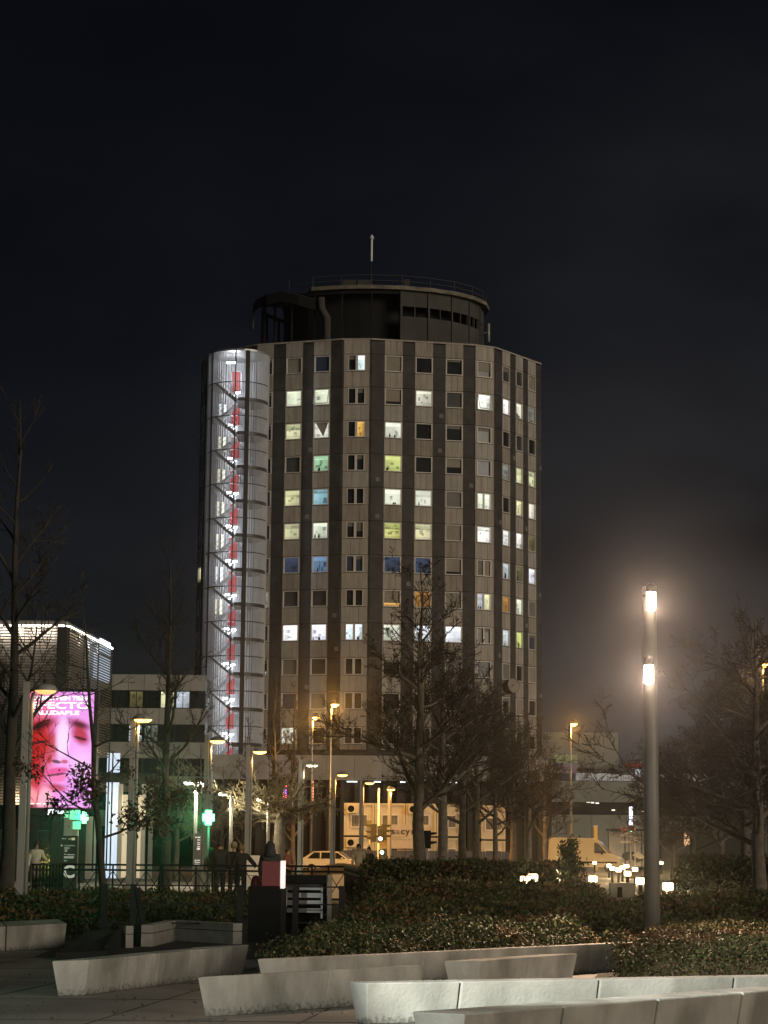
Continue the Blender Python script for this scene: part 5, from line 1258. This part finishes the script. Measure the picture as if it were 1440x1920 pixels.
    if hood: pr = [(.17, 1.42), (.155, 1.52), (.135, 1.64), (.12, 1.74), (.07, 1.82), (.01, 1.84)]
    mb.lathe(pr, (0, .03, 0), 12); mb.build('hood' if hood else 'hair', jacket if hood else hair, t, True)
    if beanie: 
        mb = MB(); mb.lathe([(.112, 1.67), (.112, 1.74), (.08, 1.80), (.015, 1.825)], (0, .02, 0), 12); mb.build('cap', beanie, t, True)
    mb = MB()
    for sd in (-1, 1): mb.lathe([(.004, -.012), (.012, 0), (.004, .012)], (sd * .032, -.088, 1.635), 6)
    mb.build('eyes', M['rubber'], t); mb = MB(); mb.box((0, -.088, 1.555), (.05, .012, .012)); mb.build('mouth', M['maroon'], t)
    if bag:
        mb = MB(); mb.hexa([(-.15, .13, .95), (.15, .13, .95), (.13, .27, .98), (-.13, .27, .98), (-.13, .12, 1.40), (.13, .12, 1.40), (.1, .22, 1.38), (-.1, .22, 1.38)]); mb.build('backpack', bag, t, bevel=.03)
    return t
K = lambda n, c: mat(n, c, .85, .12, 6.0)
wool, navy, blackc, beige, grey = K('white_wool', (.62, .57, .46)), K('navy_cloth', (.02, .022, .035)), K('black_cloth', (.014, .014, .015)), K('beige_cloth', (.36, .30, .23)), K('grey_cloth', (.16, .155, .15))
jean = K('jeans', (.05, .055, .08)); tan = K('tan_cloth', (.40, .33, .22)); rust = K('rust_cloth', (.22, .07, .04))
person(66, 80, 1.80, R(15), 'person in a pale thick sweater walking behind the left end of the railing', wool, beige, M['hair'], bulk=1.12, arms=((.0, .02), (.75, .02)), stride=.7)
person(45, 85, 1.74, R(-60), 'person with a dark backpack half hidden behind the street lamp by the screen', wool, blackc, M['hair'], bag=navy, stride=.5, long_hair=True)
GP_ = 'people standing at the railing'
person(395, 78, 1.62, R(180), 'shortest person of the group at the railing, brown jacket over a pale skirt', K('brown_cloth', (.07, .045, .03)), grey, M['hair'], group=GP_, long_hair=True)
person(411, 72, 1.88, R(185), 'tallest person of the dark group at the railing, bareheaded, left of the slim path lamp', blackc, blackc, M['hair'], group=GP_, bulk=1.18, jlen=.15)
person(437, 74, 1.80, R(175), 'person in black with a fair cap right of the slim path lamp', blackc, blackc, M['hair_fair'], group=GP_, bulk=1.12, jlen=.15, beanie=K('fair_cap', (.3, .26, .16)))
person(451, 73, 1.74, R(200), 'person in black holding one arm out to the right at the end of the group', blackc, blackc, M['hair_fair'], group=GP_, bulk=1.15, arms=((.5, .25), (.3, .0)), jlen=.15)
person(505, 60, 1.78, R(178), 'person in a dark hooded coat seen from behind above the red cube', K('charcoal_coat', (.035, .034, .038)), blackc, M['hair'], hood=True, bulk=1.25, jlen=.2)
person(539, 86, 1.68, R(60), 'person with lit reddish face walking left of the greenish street lamp', rust, blackc, M['hair'], arms=((.6, 0), (.2, 0)), stride=.5)
person(672, 98, 1.84, R(0), 'person in an open tan jacket facing the camera left of the traffic light', tan, tan, M['hair'], bulk=1.05)
person(691, 104, 1.72, R(-10), 'person in dark clothes beside the one in the tan jacket', blackc, jean, M['hair'], bulk=1.0, stride=.3)

# ------------------------------------------------------------------ vehicles
def wheel(t, x, y, r, w=.22):
    o = thing_part = MB(); n = 18; prof = [(r * .62, -w / 2), (r * .95, -w / 2), (r, -w / 4), (r, w / 4), (r * .95, w / 2), (r * .62, w / 2)]
    for a, (rr_, yy) in enumerate(prof):
        for k in range(n): o.v.append((x + rr_ * math.cos(2 * math.pi * k / n), y + yy, r + rr_ * math.sin(2 * math.pi * k / n)))
    for a in range(len(prof) - 1):
        for k in range(n): o.f.append((a * n + k, a * n + (k + 1) % n, (a + 1) * n + (k + 1) % n, (a + 1) * n + k)); o.m.append(0)
    w_ = o.build('wheel', M['rubber'], t)
    mb = MB(); 
    for k in range(5):
        a = 2 * math.pi * k / 5; mb.bar((x, y - w * .38, r), (x + r * .6 * math.cos(a), y - w * .38, r + r * .6 * math.sin(a)), .09, .05)
    mb.build('rim', M['steel'], w_)
def vehicle(px, d, label, cat, name, prof, wins, width, wheels, paint, rz, lights, group=None):
    b = at(px, d); t = thing(name, label, cat, (b.x, d, 0), rz, group)
    mb = MB(); n = len(prof); zs = [p[1] for p in prof]; hmax = max(zs)
    tum = lambda z: width / 2 * (1 - .13 * max(0, (z - .95)) / (hmax - .95 + .01))
    for sgn in (-1, 1):
        for x, z in prof: mb.v.append((x, sgn * tum(z), z))
    for i in range(n): j = (i + 1) % n; mb.f.append((i, j, n + j, n + i)); mb.m.append(0)
    mb.f.append(tuple(range(n - 1, -1, -1))); mb.m.append(0); mb.f.append(tuple(range(n, 2 * n))); mb.m.append(0)
    mb.build('body', paint, t, bevel=.04)
    for poly_ in wins:
        for sgn in (-1, 1):
            mb = MB(); k = len(poly_); mb.v = [(x, sgn * (tum(z) + .006), z) for x, z in poly_] + [(x, sgn * (tum(z) - .03), z) for x, z in poly_]
            mb.f = [tuple(range(k)), tuple(range(2 * k - 1, k - 1, -1))] + [(i, (i + 1) % k, k + (i + 1) % k, k + i) for i in range(k)]; mb.m = [0] * (k + 2); mb.build('side_window', M['glass_dark'], t)
    for x in wheels[0]:
        for sgn in (-1, 1): wheel(t, x, sgn * (width / 2 - .1), wheels[1])
    return t, tum
carp = [(-2.1, .35), (2.1, .32), (2.18, .55), (2.1, .78), (1.2, .92), (.45, 1.42), (-.2, 1.47), (-1.2, 1.44), (-1.85, 1.02), (-2.15, .95), (-2.2, .6)]
paintw = mat('white_car_paint', (.62, .60, .56), .28, .03, 1.0); paintv = mat('sodium_tinted_van_paint', (.55, .48, .30), .35, .04, 1.0)  # van paint carries the yellow of the sodium light
car, tum = vehicle(624, 148, 'white parked car behind the street lamp and brown hump, facing right', 'car', 'parked_car', carp, [[(-1.6, .97), (-.75, .97), (-.75, 1.38), (-1.15, 1.38)], [(-.66, .97), (.2, .97), (.2, 1.38), (-.66, 1.38)], [(.29, .97), (1.0, .97), (.47, 1.34), (.29, 1.36)]], 1.75, ((-1.3, 1.35), .32), paintw, R(-8), None)
mb = MB(); mb.hexa([(.50, -.70, 1.395), (1.17, -.80, .935), (1.17, .80, .935), (.50, .70, 1.395), (.53, -.70, 1.42), (1.20, -.80, .955), (1.20, .80, .955), (.53, .70, 1.42)]); mb.build('windscreen', M['glass_blue'], car)
for s in (-1, 1): 
    mb = MB(); mb.box((2.12, s * .62, .66), (.1, .3, .14), 0); mb.build('headlight', M['white'], car)
    mb = MB(); mb.box((.75, s * .95, 1.0), (.12, .16, .12)); mb.build('mirror', paintw, car)
vanp = [(-2.75, .4), (2.65, .36), (2.75, .6), (2.7, 1.0), (2.45, 1.22), (1.85, 1.42), (1.05, 2.35), (.55, 2.58), (-2.6, 2.62), (-2.78, 2.5), (-2.85, .9)]
van, tumv = vehicle(1099, 172, 'tall panel van with a sodium tint painted in, parked behind the evergreen shrub', 'van', 'panel_van', vanp, [[(.75, 1.45), (1.72, 1.45), (1.05, 2.2), (.75, 2.25)]], 2.0, ((-1.75, 1.85), .36), paintv, R(-12), None)
mb = MB(); mb.hexa([(1.10, -.78, 2.30), (1.88, -.90, 1.42), (1.88, .90, 1.42), (1.10, .78, 2.30), (1.14, -.78, 2.33), (1.92, -.9, 1.45), (1.92, .9, 1.45), (1.14, .78, 2.33)]); mb.build('windscreen', M['glass_grey'], van)
for s in (-1, 1):
    mb = MB(); mb.box((2.62, s * .74, 1.02), (.16, .34, .22)); mb.build('headlight', M['white'], van); mb = MB(); mb.box((1.35, s * 1.08, 1.5), (.14, .2, .3)); mb.build('mirror', M['black'], van)
mb = MB(); mb.bar((-2.6, -1.012, .75), (2.5, -1.012, .75), .02, .12); mb.build('side_trim', M['charcoal'], van)
# brown hump, wall with an added lamp behind the railing
HP_ = MB(); n = 16
for j in range(6):
    for k in range(n):
        a = 2 * math.pi * k / n; r_ = math.cos(j / 5 * 1.5); HP_.v.append((1.25 * r_ * math.cos(a) * (1 + .08 * math.sin(3 * a)), .8 * r_ * math.sin(a), .95 * math.sin(j / 5 * 1.5)))
for j in range(5):
    for k in range(n): HP_.f.append((j * n + k, j * n + (k + 1) % n, (j + 1) * n + (k + 1) % n, (j + 1) * n + k)); HP_.m.append(0)
o = HP_.build('brown_hump', mat('brown_heap', (.16, .11, .05), .9, .3, 3, bump=.5), None, True); o.location = at(640, 88); o.scale = (1.3, 1, 1.15); tag(o, 'rounded brown hump standing in for a blurred moving car before the white parked car', 'heap')  # brown hump standing in for a blurred moving car
WL = thing('lit_wall', 'short wall lit orange behind the right part of the railing', 'wall', (at(622, 74).x, 74, 0))
for i, (pa, pb, zt_) in enumerate(((548, 585, .72), (585.6, 622, .78), (622.6, 648, .82))):
    A, B = at(pa, 74 - i * .1), at(pb, 74 - i * .1); mb = MB(); mb.bar((A.x, A.y, zt_ / 2), (B.x, B.y, zt_ / 2), .2, zt_); wbuild(mb, 'wall_block', M['cabin'], WL)
lamp('wall_fill', (.3, -1.6, .9), 16, SODC, WL, size=.1)  # lamp added without a fitting to turn the wall orange
LB2 = thing('pale_bench', 'small pale block seat behind the dark dressed group', 'seat', (at(485, 84).x, 84, 0))
for a in (0, .85):
    mb = MB(); mb.box((a - .4, 0, .3), (.8, .6, .6)); mb.build('seat_block', M['white'], LB2, bevel=.03)
mb = MB(); mb.box((0, .3, 1.0), (1.2, .1, .75)); mb.build('backrest', M['white'], LB2, bevel=.03)

# ------------------------------------------------------------------ green crosses
def cross_mesh(w, h, d, mname, m, parent, off=(0, 0, 0)):
    a = w * .27; b = h * .24; hw, hh = w / 2, h / 2
    poly_ = [(-a, -hh), (a, -hh), (a, -b), (hw, -b), (hw, b), (a, b), (a, hh), (-a, hh), (-a, b), (-hw, b), (-hw, -b), (-a, -b)]
    mb = MB(); k = 12; mb.v = [(off[0] + x, off[1] - d / 2, off[2] + z) for x, z in poly_] + [(off[0] + x, off[1] + d / 2, off[2] + z) for x, z in poly_]
    mb.f = [(0, 1, 6, 7), (2, 3, 4, 5), (8, 9, 10, 11), (12 + 7, 12 + 6, 12 + 1, 12 + 0), (17, 16, 15, 14), (23, 22, 21, 20)] + [(i, (i + 1) % k, k + (i + 1) % k, k + i) for i in range(k)]
    mb.f[0] = (0, 1, 2, 5, 6, 7, 8, 11); mb.f[3] = tuple(12 + i for i in (11, 8, 7, 6, 5, 2, 1, 0)); mb.m = [0] * len(mb.f); return mb.build(mname, m, parent)
GREEN = emis('green_cross_light', (.22, 1.0, .42), 2.6); GREEN2 = emis('green_panel_light', (.02, .62, .26), .8)
q = P(391, 1533, 78); t = thing('pharmacy_cross', 'glaring green cross sign standing alone in front of the weeping trees', 'cross sign', (q.x, 78, 0), 0, 'green pharmacy crosses')
mb = MB(); mb.tube([(0, .1, 0), (0, .1, q.z)], .04, 8); mb.build('pole', M['post'], t); cross_mesh(.42, .52, .1, 'lit_cross', GREEN, t, (0, 0, q.z)); cross_mesh(.42, .52, .06, 'cross_case', M['charcoal'], t, (0, .085, q.z))
lamp('cross_light', (0, -.25, q.z), 110, (.02, 1.0, .34), t, size=.2); lamp('cross_halo_spot', (0, -.12, q.z), 3600, (.02, 1.0, .34), t, 'SPOT', .1, R(10), (0, -1, .0), blend=1.0)  # the spot is added, facing the camera, to give the cross a halo
q = P(158, 1533, 97); t = thing('pharmacy_cross', 'green cross sign with two green panels half hidden by oak leaves under the screen', 'cross sign', (q.x, 97, 0), 0, 'green pharmacy crosses')
mb = MB(); mb.tube([(-.28, .1, 0), (-.28, .1, q.z + .2)], .04, 8); mb.build('pole', M['post'], t); cross_mesh(.34, .52, .12, 'lit_cross', GREEN, t, (0, 0, q.z))
for x_, z_, w_, h_ in ((-.42, .12, .46, .42), (-.33, -.34, .34, .34), (-.8, .14, .2, .3)): 
    mb = MB(); mb.box((x_, .03, q.z + z_), (w_, .08, h_)); mb.build('green_panel', GREEN2, t)
lamp('cross_light', (0, -.3, q.z), 30, (.02, 1.0, .36), t, size=.2); lamp('cross_halo_spot', (0, -.12, q.z), 1500, (.02, 1.0, .36), t, 'SPOT', .1, R(10), (.137, -1, .0), blend=1.0)  # spot towards the camera added for this cross's green halo

# ------------------------------------------------------------------ information totems, signs, traffic lights
SW = emis('pale_sign_print', (.85, .84, .74), .32); DKP = mat('dark_sign_panel', (.05, .05, .045), .6, .1)
it = 82.0; q = at(126, it); t = thing('information_totem', 'tall dark information totem with a large pale letter C behind the railing', 'information totem', (q.x, it, 0)); pw = mpp(it)
zt = H(126, 1567, it); mb = MB(); mb.box((0, .15, zt / 2), (33 * pw, .3, zt)); mb.build('panel', DKP, t); mb = MB(); mb.box((-25.5 * pw, .2, zt / 2 - .01), (17.5 * pw, .4, zt - .02)); mb.build('side_panel', M['plant_wall'], t)
Z = lambda y: H(126, y, it)
lettering('lettering', 'C', .62, (-9 * pw, -.006, Z(1645)), SW, t, bold=.02); lettering('lettering', '\u2190', .2, (-15 * pw, -.006, Z(1588)), SW, t) if False else None
mb = MB(); mb.bar((-14 * pw, -.006, Z(1585.5)), (-10.5 * pw, -.006, Z(1585.5)), .02, .02); mb.bar((-14 * pw, -.006, Z(1585.5)), (-12.6 * pw, -.006, Z(1583.7)), .02); mb.bar((-14 * pw, -.006, Z(1585.5)), (-12.6 * pw, -.006, Z(1587.3)), .02); mb.build('arrow', SW, t)
lettering('lettering', 'CALEIDO', 2.9 * pw, (-8 * pw, -.006, Z(1586.5)), SW, t, width=19 * pw)
rp = random.Random(9)
for y, a, b in ((1590, -8, 2), (1593.5, -7, -3), (1596, -7, -3), (1602.5, -2.5, 10.5), (1601.8, -8, -5), (1606.5, -8, 10.5), (1608.5, -8, 10), (1614, -8, -2.5), (1572.5, -13, -10), (1572.5, -8, -5.5), (1573, -1, 3)):
    mb = MB(); xx = a
    while xx < b: w_ = rp.uniform(.6, 1.5); mb.box(((xx + w_ / 2) * pw, -.004, Z(y)), (w_ * pw * .8, .008, 1.3 * pw)); xx += w_
    mb.build('small_print', SW, t)
mb = MB(); mb.box((8.2 * pw, -.004, Z(1573)), (6.5 * pw, .008, 4.5 * pw)); mb.build('yellow_label', emis('yellow_label', (.75, .68, .3), .4), t)
it = 87.0; q = at(369, it); pw = mpp(it); t = thing('information_totem', 'slim grey information totem with white lines of print left of the green cross', 'information totem', (q.x, it, 0)); zt = H(369, 1563, it)
mb = MB(); mb.box((0, .1, zt / 2), (13 * pw, .2, zt)); mb.build('panel', mat('grey_sign_panel', (.16, .16, .17), .6, .1), t)
for y, a, b, h_ in ((1570, -5, -2.5, 2.2), (1570, -1, 4.5, 2), (1575, -1, 4.5, 1.5), (1580, -1, 4, 1.2), (1583, -1, 4.5, 1.2), (1587, -1, 4.5, 1.2), (1590, -1.5, 4, 1.2), (1592, -1.5, 4, 2.4), (1613, -5, 4.5, 1.3), (1617, -3, 4.5, 1.2), (1621, -5, 4.5, 1.6), (1624, -5, 4.5, 1.2)):
    mb = MB(); mb.box(((a + b) / 2 * pw, -.005, H(369, y, it)), ((b - a) * pw, .008, h_ * pw)); mb.build('small_print', emis('white_print', (.95, .95, .9), .75), t)
lettering('lettering', 'C', .16, (-5 * pw, -.006, H(369, 1618, it)), SW, t, bold=.01)
it = 140.0; pw = mpp(it)
def tlight(px, d, label, items, ztop_px, group='traffic lights at the crossing'):
    q = at(px, d); t = thing('traffic_light', label, 'traffic light', (q.x, d, 0), 0, group); zt = H(px, ztop_px, d); mb = MB(); mb.tube([(0, 0, 0), (0, 0, zt)], .07, 8); mb.build('pole', M['post'], t)
    for dx, y, w_, h_, n, on, c, s, side in items:
        z = H(px, y, d); mb = MB(); mb.box((dx, -.05 if not side else 0, z), (w_, .22, h_)); hd = mb.build('signal_head', M['black'], t)
        for k in range(n):
            zz = z + h_ / 2 - h_ * (k + .5) / n; mb = MB(); r_ = min(w_, h_ / n) * .36
            if side: mb.hexa([(dx - side * (w_ / 2), -.1, zz - .02), (dx - side * (w_ / 2 + .3), -.1, zz + .05), (dx - side * (w_ / 2 + .3), .1, zz + .05), (dx - side * (w_ / 2), .1, zz - .02), (dx - side * (w_ / 2), -.1, zz + .14), (dx - side * (w_ / 2 + .3), -.1, zz + .14), (dx - side * (w_ / 2 + .3), .1, zz + .14), (dx - side * (w_ / 2), .1, zz + .14)]); mb.build('visor', M['black'], hd)
            else:
                mb.v = [(dx + r_ * math.cos(a * math.pi / 6), -.175, zz + r_ * math.sin(a * math.pi / 6)) for a in range(12)] + [(dx + r_ * math.cos(a * math.pi / 6), -.15, zz + r_ * math.sin(a * math.pi / 6)) for a in range(12)]; mb.f = [tuple(range(11, -1, -1))] + [(a, (a + 1) % 12, 12 + (a + 1) % 12, 12 + a) for a in range(12)]; mb.m = [0] * 13
                mb.build('signal_lens', emis('signal_light', c, s) if k == on else M['glass_dark'], hd)
    return t
tlight(709, 136, 'traffic light on a thin pole with a glowing green signal low down', [(-.3, 1562, .36, 1.1, 3, -1, None, 0, 1), (.12, 1563, .36, .95, 3, 2, (.75, .9, 1.0), 6, 0), (.22, 1603, .42, .62, 2, 0, (.1, 1.0, .72), 12, 0), (.34, 1560, .3, .95, 3, -1, None, 0, -1)], 1478)
lamp('signal_glow', tuple(P(715, 1602, 135.2)), 7, (.1, 1.0, .75), None, size=.1)
tlight(800, 112, 'dark traffic light seen from behind against the cabins beside the front plane trunk', [(.0, 1574, .40, .9, 2, -1, None, 0, -1)], 1560)
tlight(1183, 176, 'pedestrian light with a small green figure in front of the direction sign', [(0, 1558, .3, .5, 1, 0, (.05, .9, .5), 3, 0)], 1552)
q = at(692, 138); t = thing('sign_stack', 'four grey sign plates stacked on one thin pole, seen from behind', 'sign', (q.x, 138, 0)); mb = MB(); mb.tube([(0, .06, 0), (0, .06, H(692, 1537, 138))], .035, 6); mb.build('pole', M['post'], t)
for i, y in enumerate((1542, 1551, 1560, 1569)):
    mb = MB(); mb.box((-.03 + .02 * (i % 2), 0, H(692, y, 138)), (.30, .03, .28)); mb.build('sign_plate', M['plant_wall'], t, bevel=.01)
dS = 172.0; pw = mpp(dS); q = at(1177, dS); t = thing('direction_sign', 'direction sign of one red and several cream arrow boards on two posts', 'direction sign', (q.x, dS, 0))
for px in (1180, 1191):
    mb = MB(); mb.box(((px - 1177) * pw, .08, H(1177, 1551, dS) / 2), (.07 if px == 1180 else .09, .08, H(1177, 1551, dS))); mb.build('post', M['cabin'] if px == 1191 else M['steel_dark'], t)
for y, c in ((1555, M['red']), (1562, M['cabin']), (1566.5, M['cabin']), (1579, M['cabin'])):
    mb = MB(); z = H(1177, y, dS); h_ = (3.2 if y == 1555 else 1.9) * pw; x0_, x1_ = -14 * pw, 13 * pw
    mb.extr([(x0_, z), (x0_ + .1, z - h_), (x1_, z - h_), (x1_, z + h_), (x0_ + .1, z + h_)], -.04, 0); b_ = mb.build('sign_board', c, t)
    mb = MB(); mb.box(((x0_ + x1_) / 2 + .05, -.045, z), ((x1_ - x0_) * .6, .006, h_ * .35)); mb.build('print_line', M['charcoal'] if c == M['cabin'] else M['cabin'], b_)
q = P(1183, 1530, 182); t = thing('neon_sign', 'upright white blue neon sign above the direction boards', 'sign', (q.x, 182, 0)); mb = MB(); mb.box((0, .15, H(1183, 1512, 182) / 2), (.18, .18, H(1183, 1512, 182))); mb.build('mast', M['steel_dark'], t)
for y0, y1, w_, c in ((1513, 1530, .26, (.8, .85, 1.0)), (1532, 1535, .22, (.4, .45, 1.0)), (1537, 1540, .22, (.4, .45, 1.0)), (1541, 1547, .3, (.95, .95, 1.0))):
    za, zb = H(1183, y1, 182), H(1183, y0, 182); mb = MB(); mb.box((0, 0, (za + zb) / 2), (w_, .1, zb - za)); mb.build('neon_letter', emis('neon_white', c, 5), t)
lamp('sign_glow', (0, -.5, q.z), 40, (.7, .75, 1.0), t, size=.2)
dB = 178.0; pw = mpp(dB); q = at(1190, dB); t = thing('bus_shelter', 'bus shelter with a dark animal print on its pale glass behind the direction sign', 'bus shelter', (q.x, dB, 0)); zt = H(1190, 1556, dB)
mb = MB(); mb.box((0, .5, zt), (98 * pw, 1.5, .16)); mb.build('roof', M['charcoal'], t)
for i in range(4): mb = MB(); x_ = (-46 + i * 31) * pw; mb.box((x_, 1.0, zt / 2), (.1, .1, zt - .17)); mb.build('post', M['charcoal'], t)
for i in range(3): mb = MB(); x_ = (-46 + 15.5 + i * 31) * pw; mb.box((x_, 1.0, zt / 2 + .1), (29 * pw, .04, zt - .6)); mb.build('glass_panel', M['pale_wall'], t)
mb = MB(); mb.extr([(-.95, 1.2), (-.6, .8), (-.2, 1.0), (.3, .7), (.8, .9), (.9, 1.4), (.3, 1.3), (.1, 1.55), (-.4, 1.6), (-.8, 1.5)], .96, .975); mb.build('print', M['charcoal'], t)
mb = MB(); mb.extr([(-.1, 1.3), (.5, 1.0), (1.3, 1.1), (1.5, 1.5), (.9, 1.25), (.4, 1.6)], .93, .955); mb.build('print', M['cabin'], t)
q = at(1117, 186); t = thing('yellow_pillar', 'yellow lit pillar rising behind the roof of the van', 'pillar', (q.x, 186, 0)); zt = H(1117, 1550, 186); mb = MB(); mb.box((0, 0, zt / 2), (.32, .3, zt)); mb.build('shaft', mat('yellow_pillar', (.6, .42, .08), .5, .05), t, bevel=.02); mb = MB(); mb.box((0, 0, zt + .04), (.36, .34, .08)); mb.build('cap', M['white'], t)

# ------------------------------------------------------------------ bollard lights along the path
def bollard(px, py, label, zl=.74, w=.26, dd=None):
    hz = 1590 + (px - 720) * ROLL; d = max(40, (EYE - zl) * F_PX / max(6, py - hz)); d = dd or min(d, 160); b = at(px, d)
    t = thing('bollard_light', label, 'bollard light', (b.x, d, 0), 0, 'lit bollards along the path'); z = H(px, py, d)
    mb = MB(); mb.box((0, 0, (z - .12) / 2), (.12, .12, z - .12)); mb.build('stem', M['charcoal'], t)
    mb = MB(); mb.box((0, 0, z), (w, w, .2)); mb.build('lamp_glass', BOLLARD, t, bevel=.03); mb = MB(); mb.box((0, 0, z + .125), (w + .04, w + .04, .04)); mb.build('cap', M['charcoal'], t)
    lamp('bollard_lamp', (0, -.2, z), 330, (1.0, .72, .38), t, 'SPOT', .08, R(150), (-.1, -1, -.25))
for px, py, lab in ((985, 1650, 'left one of the close pair of lit bollards by the tall hedge'), (999, 1646, 'right one of the close pair of lit bollards by the tall hedge'), (1112, 1648, 'lit bollard right of the evergreen shrub'), (1115, 1618, 'far lit bollard just above the one right of the evergreen shrub'),
    (1142, 1623, 'leftmost of the cluster of lit bollards under the van front'), (1148, 1628, 'second from the left of the bollard cluster under the van front'), (1160, 1631, 'lowest lit bollard on the left side of the cluster'), (1167, 1627, 'lit bollard in the middle of the cluster'), (1175, 1624, 'topmost lit bollard of the cluster below the direction sign'),
    (1177, 1638, 'widest lit bollard at the bottom of the cluster'), (1191, 1630, 'lit bollard at the right end of the cluster'), (1201, 1652, 'large lit bollard just left of the near lamp post'), (1240, 1618, 'far lit bollard just right of the near lamp post'), (1253, 1662, 'nearest lit bollard right of the near lamp post')): bollard(px, py, lab, dd=59.0 if px < 1010 else None)
for (pa, pb, d, zt, lab) in ((1146, 1192, 74, .62, 'pale concrete block below the bollard cluster'), (1264, 1326, 71, .78, 'grey concrete block with a dark opening right of the lamp post')):
    A, B = at(pa, d), at(pb, d); t = thing('concrete_block', lab, 'concrete block', ((A.x + B.x) / 2, d, 0), 0, 'concrete blocks along the path'); w = B.x - A.x; mb = MB(); mb.box((0, .4, zt / 2), (w, .8, zt)); mb.build('block', M['concrete'], t, bevel=.02)
    mb = MB(); mb.box((-w * .2 if pa > 1200 else -w * .15, -.01, zt * .5), (w * .36 if pa > 1200 else w * .2, .04, zt * .55)); mb.build('opening', M['black'], t)

# ------------------------------------------------------------------ thin haze added round the whole place so the lamps gain halos
HAZE = True
if HAZE:
    mb = MB(); mb.box((0, 120, 37), (320, 270, 76)); hz_ = mb.build('haze', bpy.data.materials.new('halo_haze')); hz_['kind'] = 'stuff'
    m = hz_.data.materials[0]; m.use_nodes = True; t_ = m.node_tree; t_.nodes.clear(); pv = t_.nodes.new('ShaderNodeVolumePrincipled'); oo = t_.nodes.new('ShaderNodeOutputMaterial')
    pv.inputs['Color'].default_value = (.9, .9, .9, 1); pv.inputs['Density'].default_value = .00014; pv.inputs['Anisotropy'].default_value = .96
    t_.links.new(pv.outputs[0], oo.inputs['Volume'])
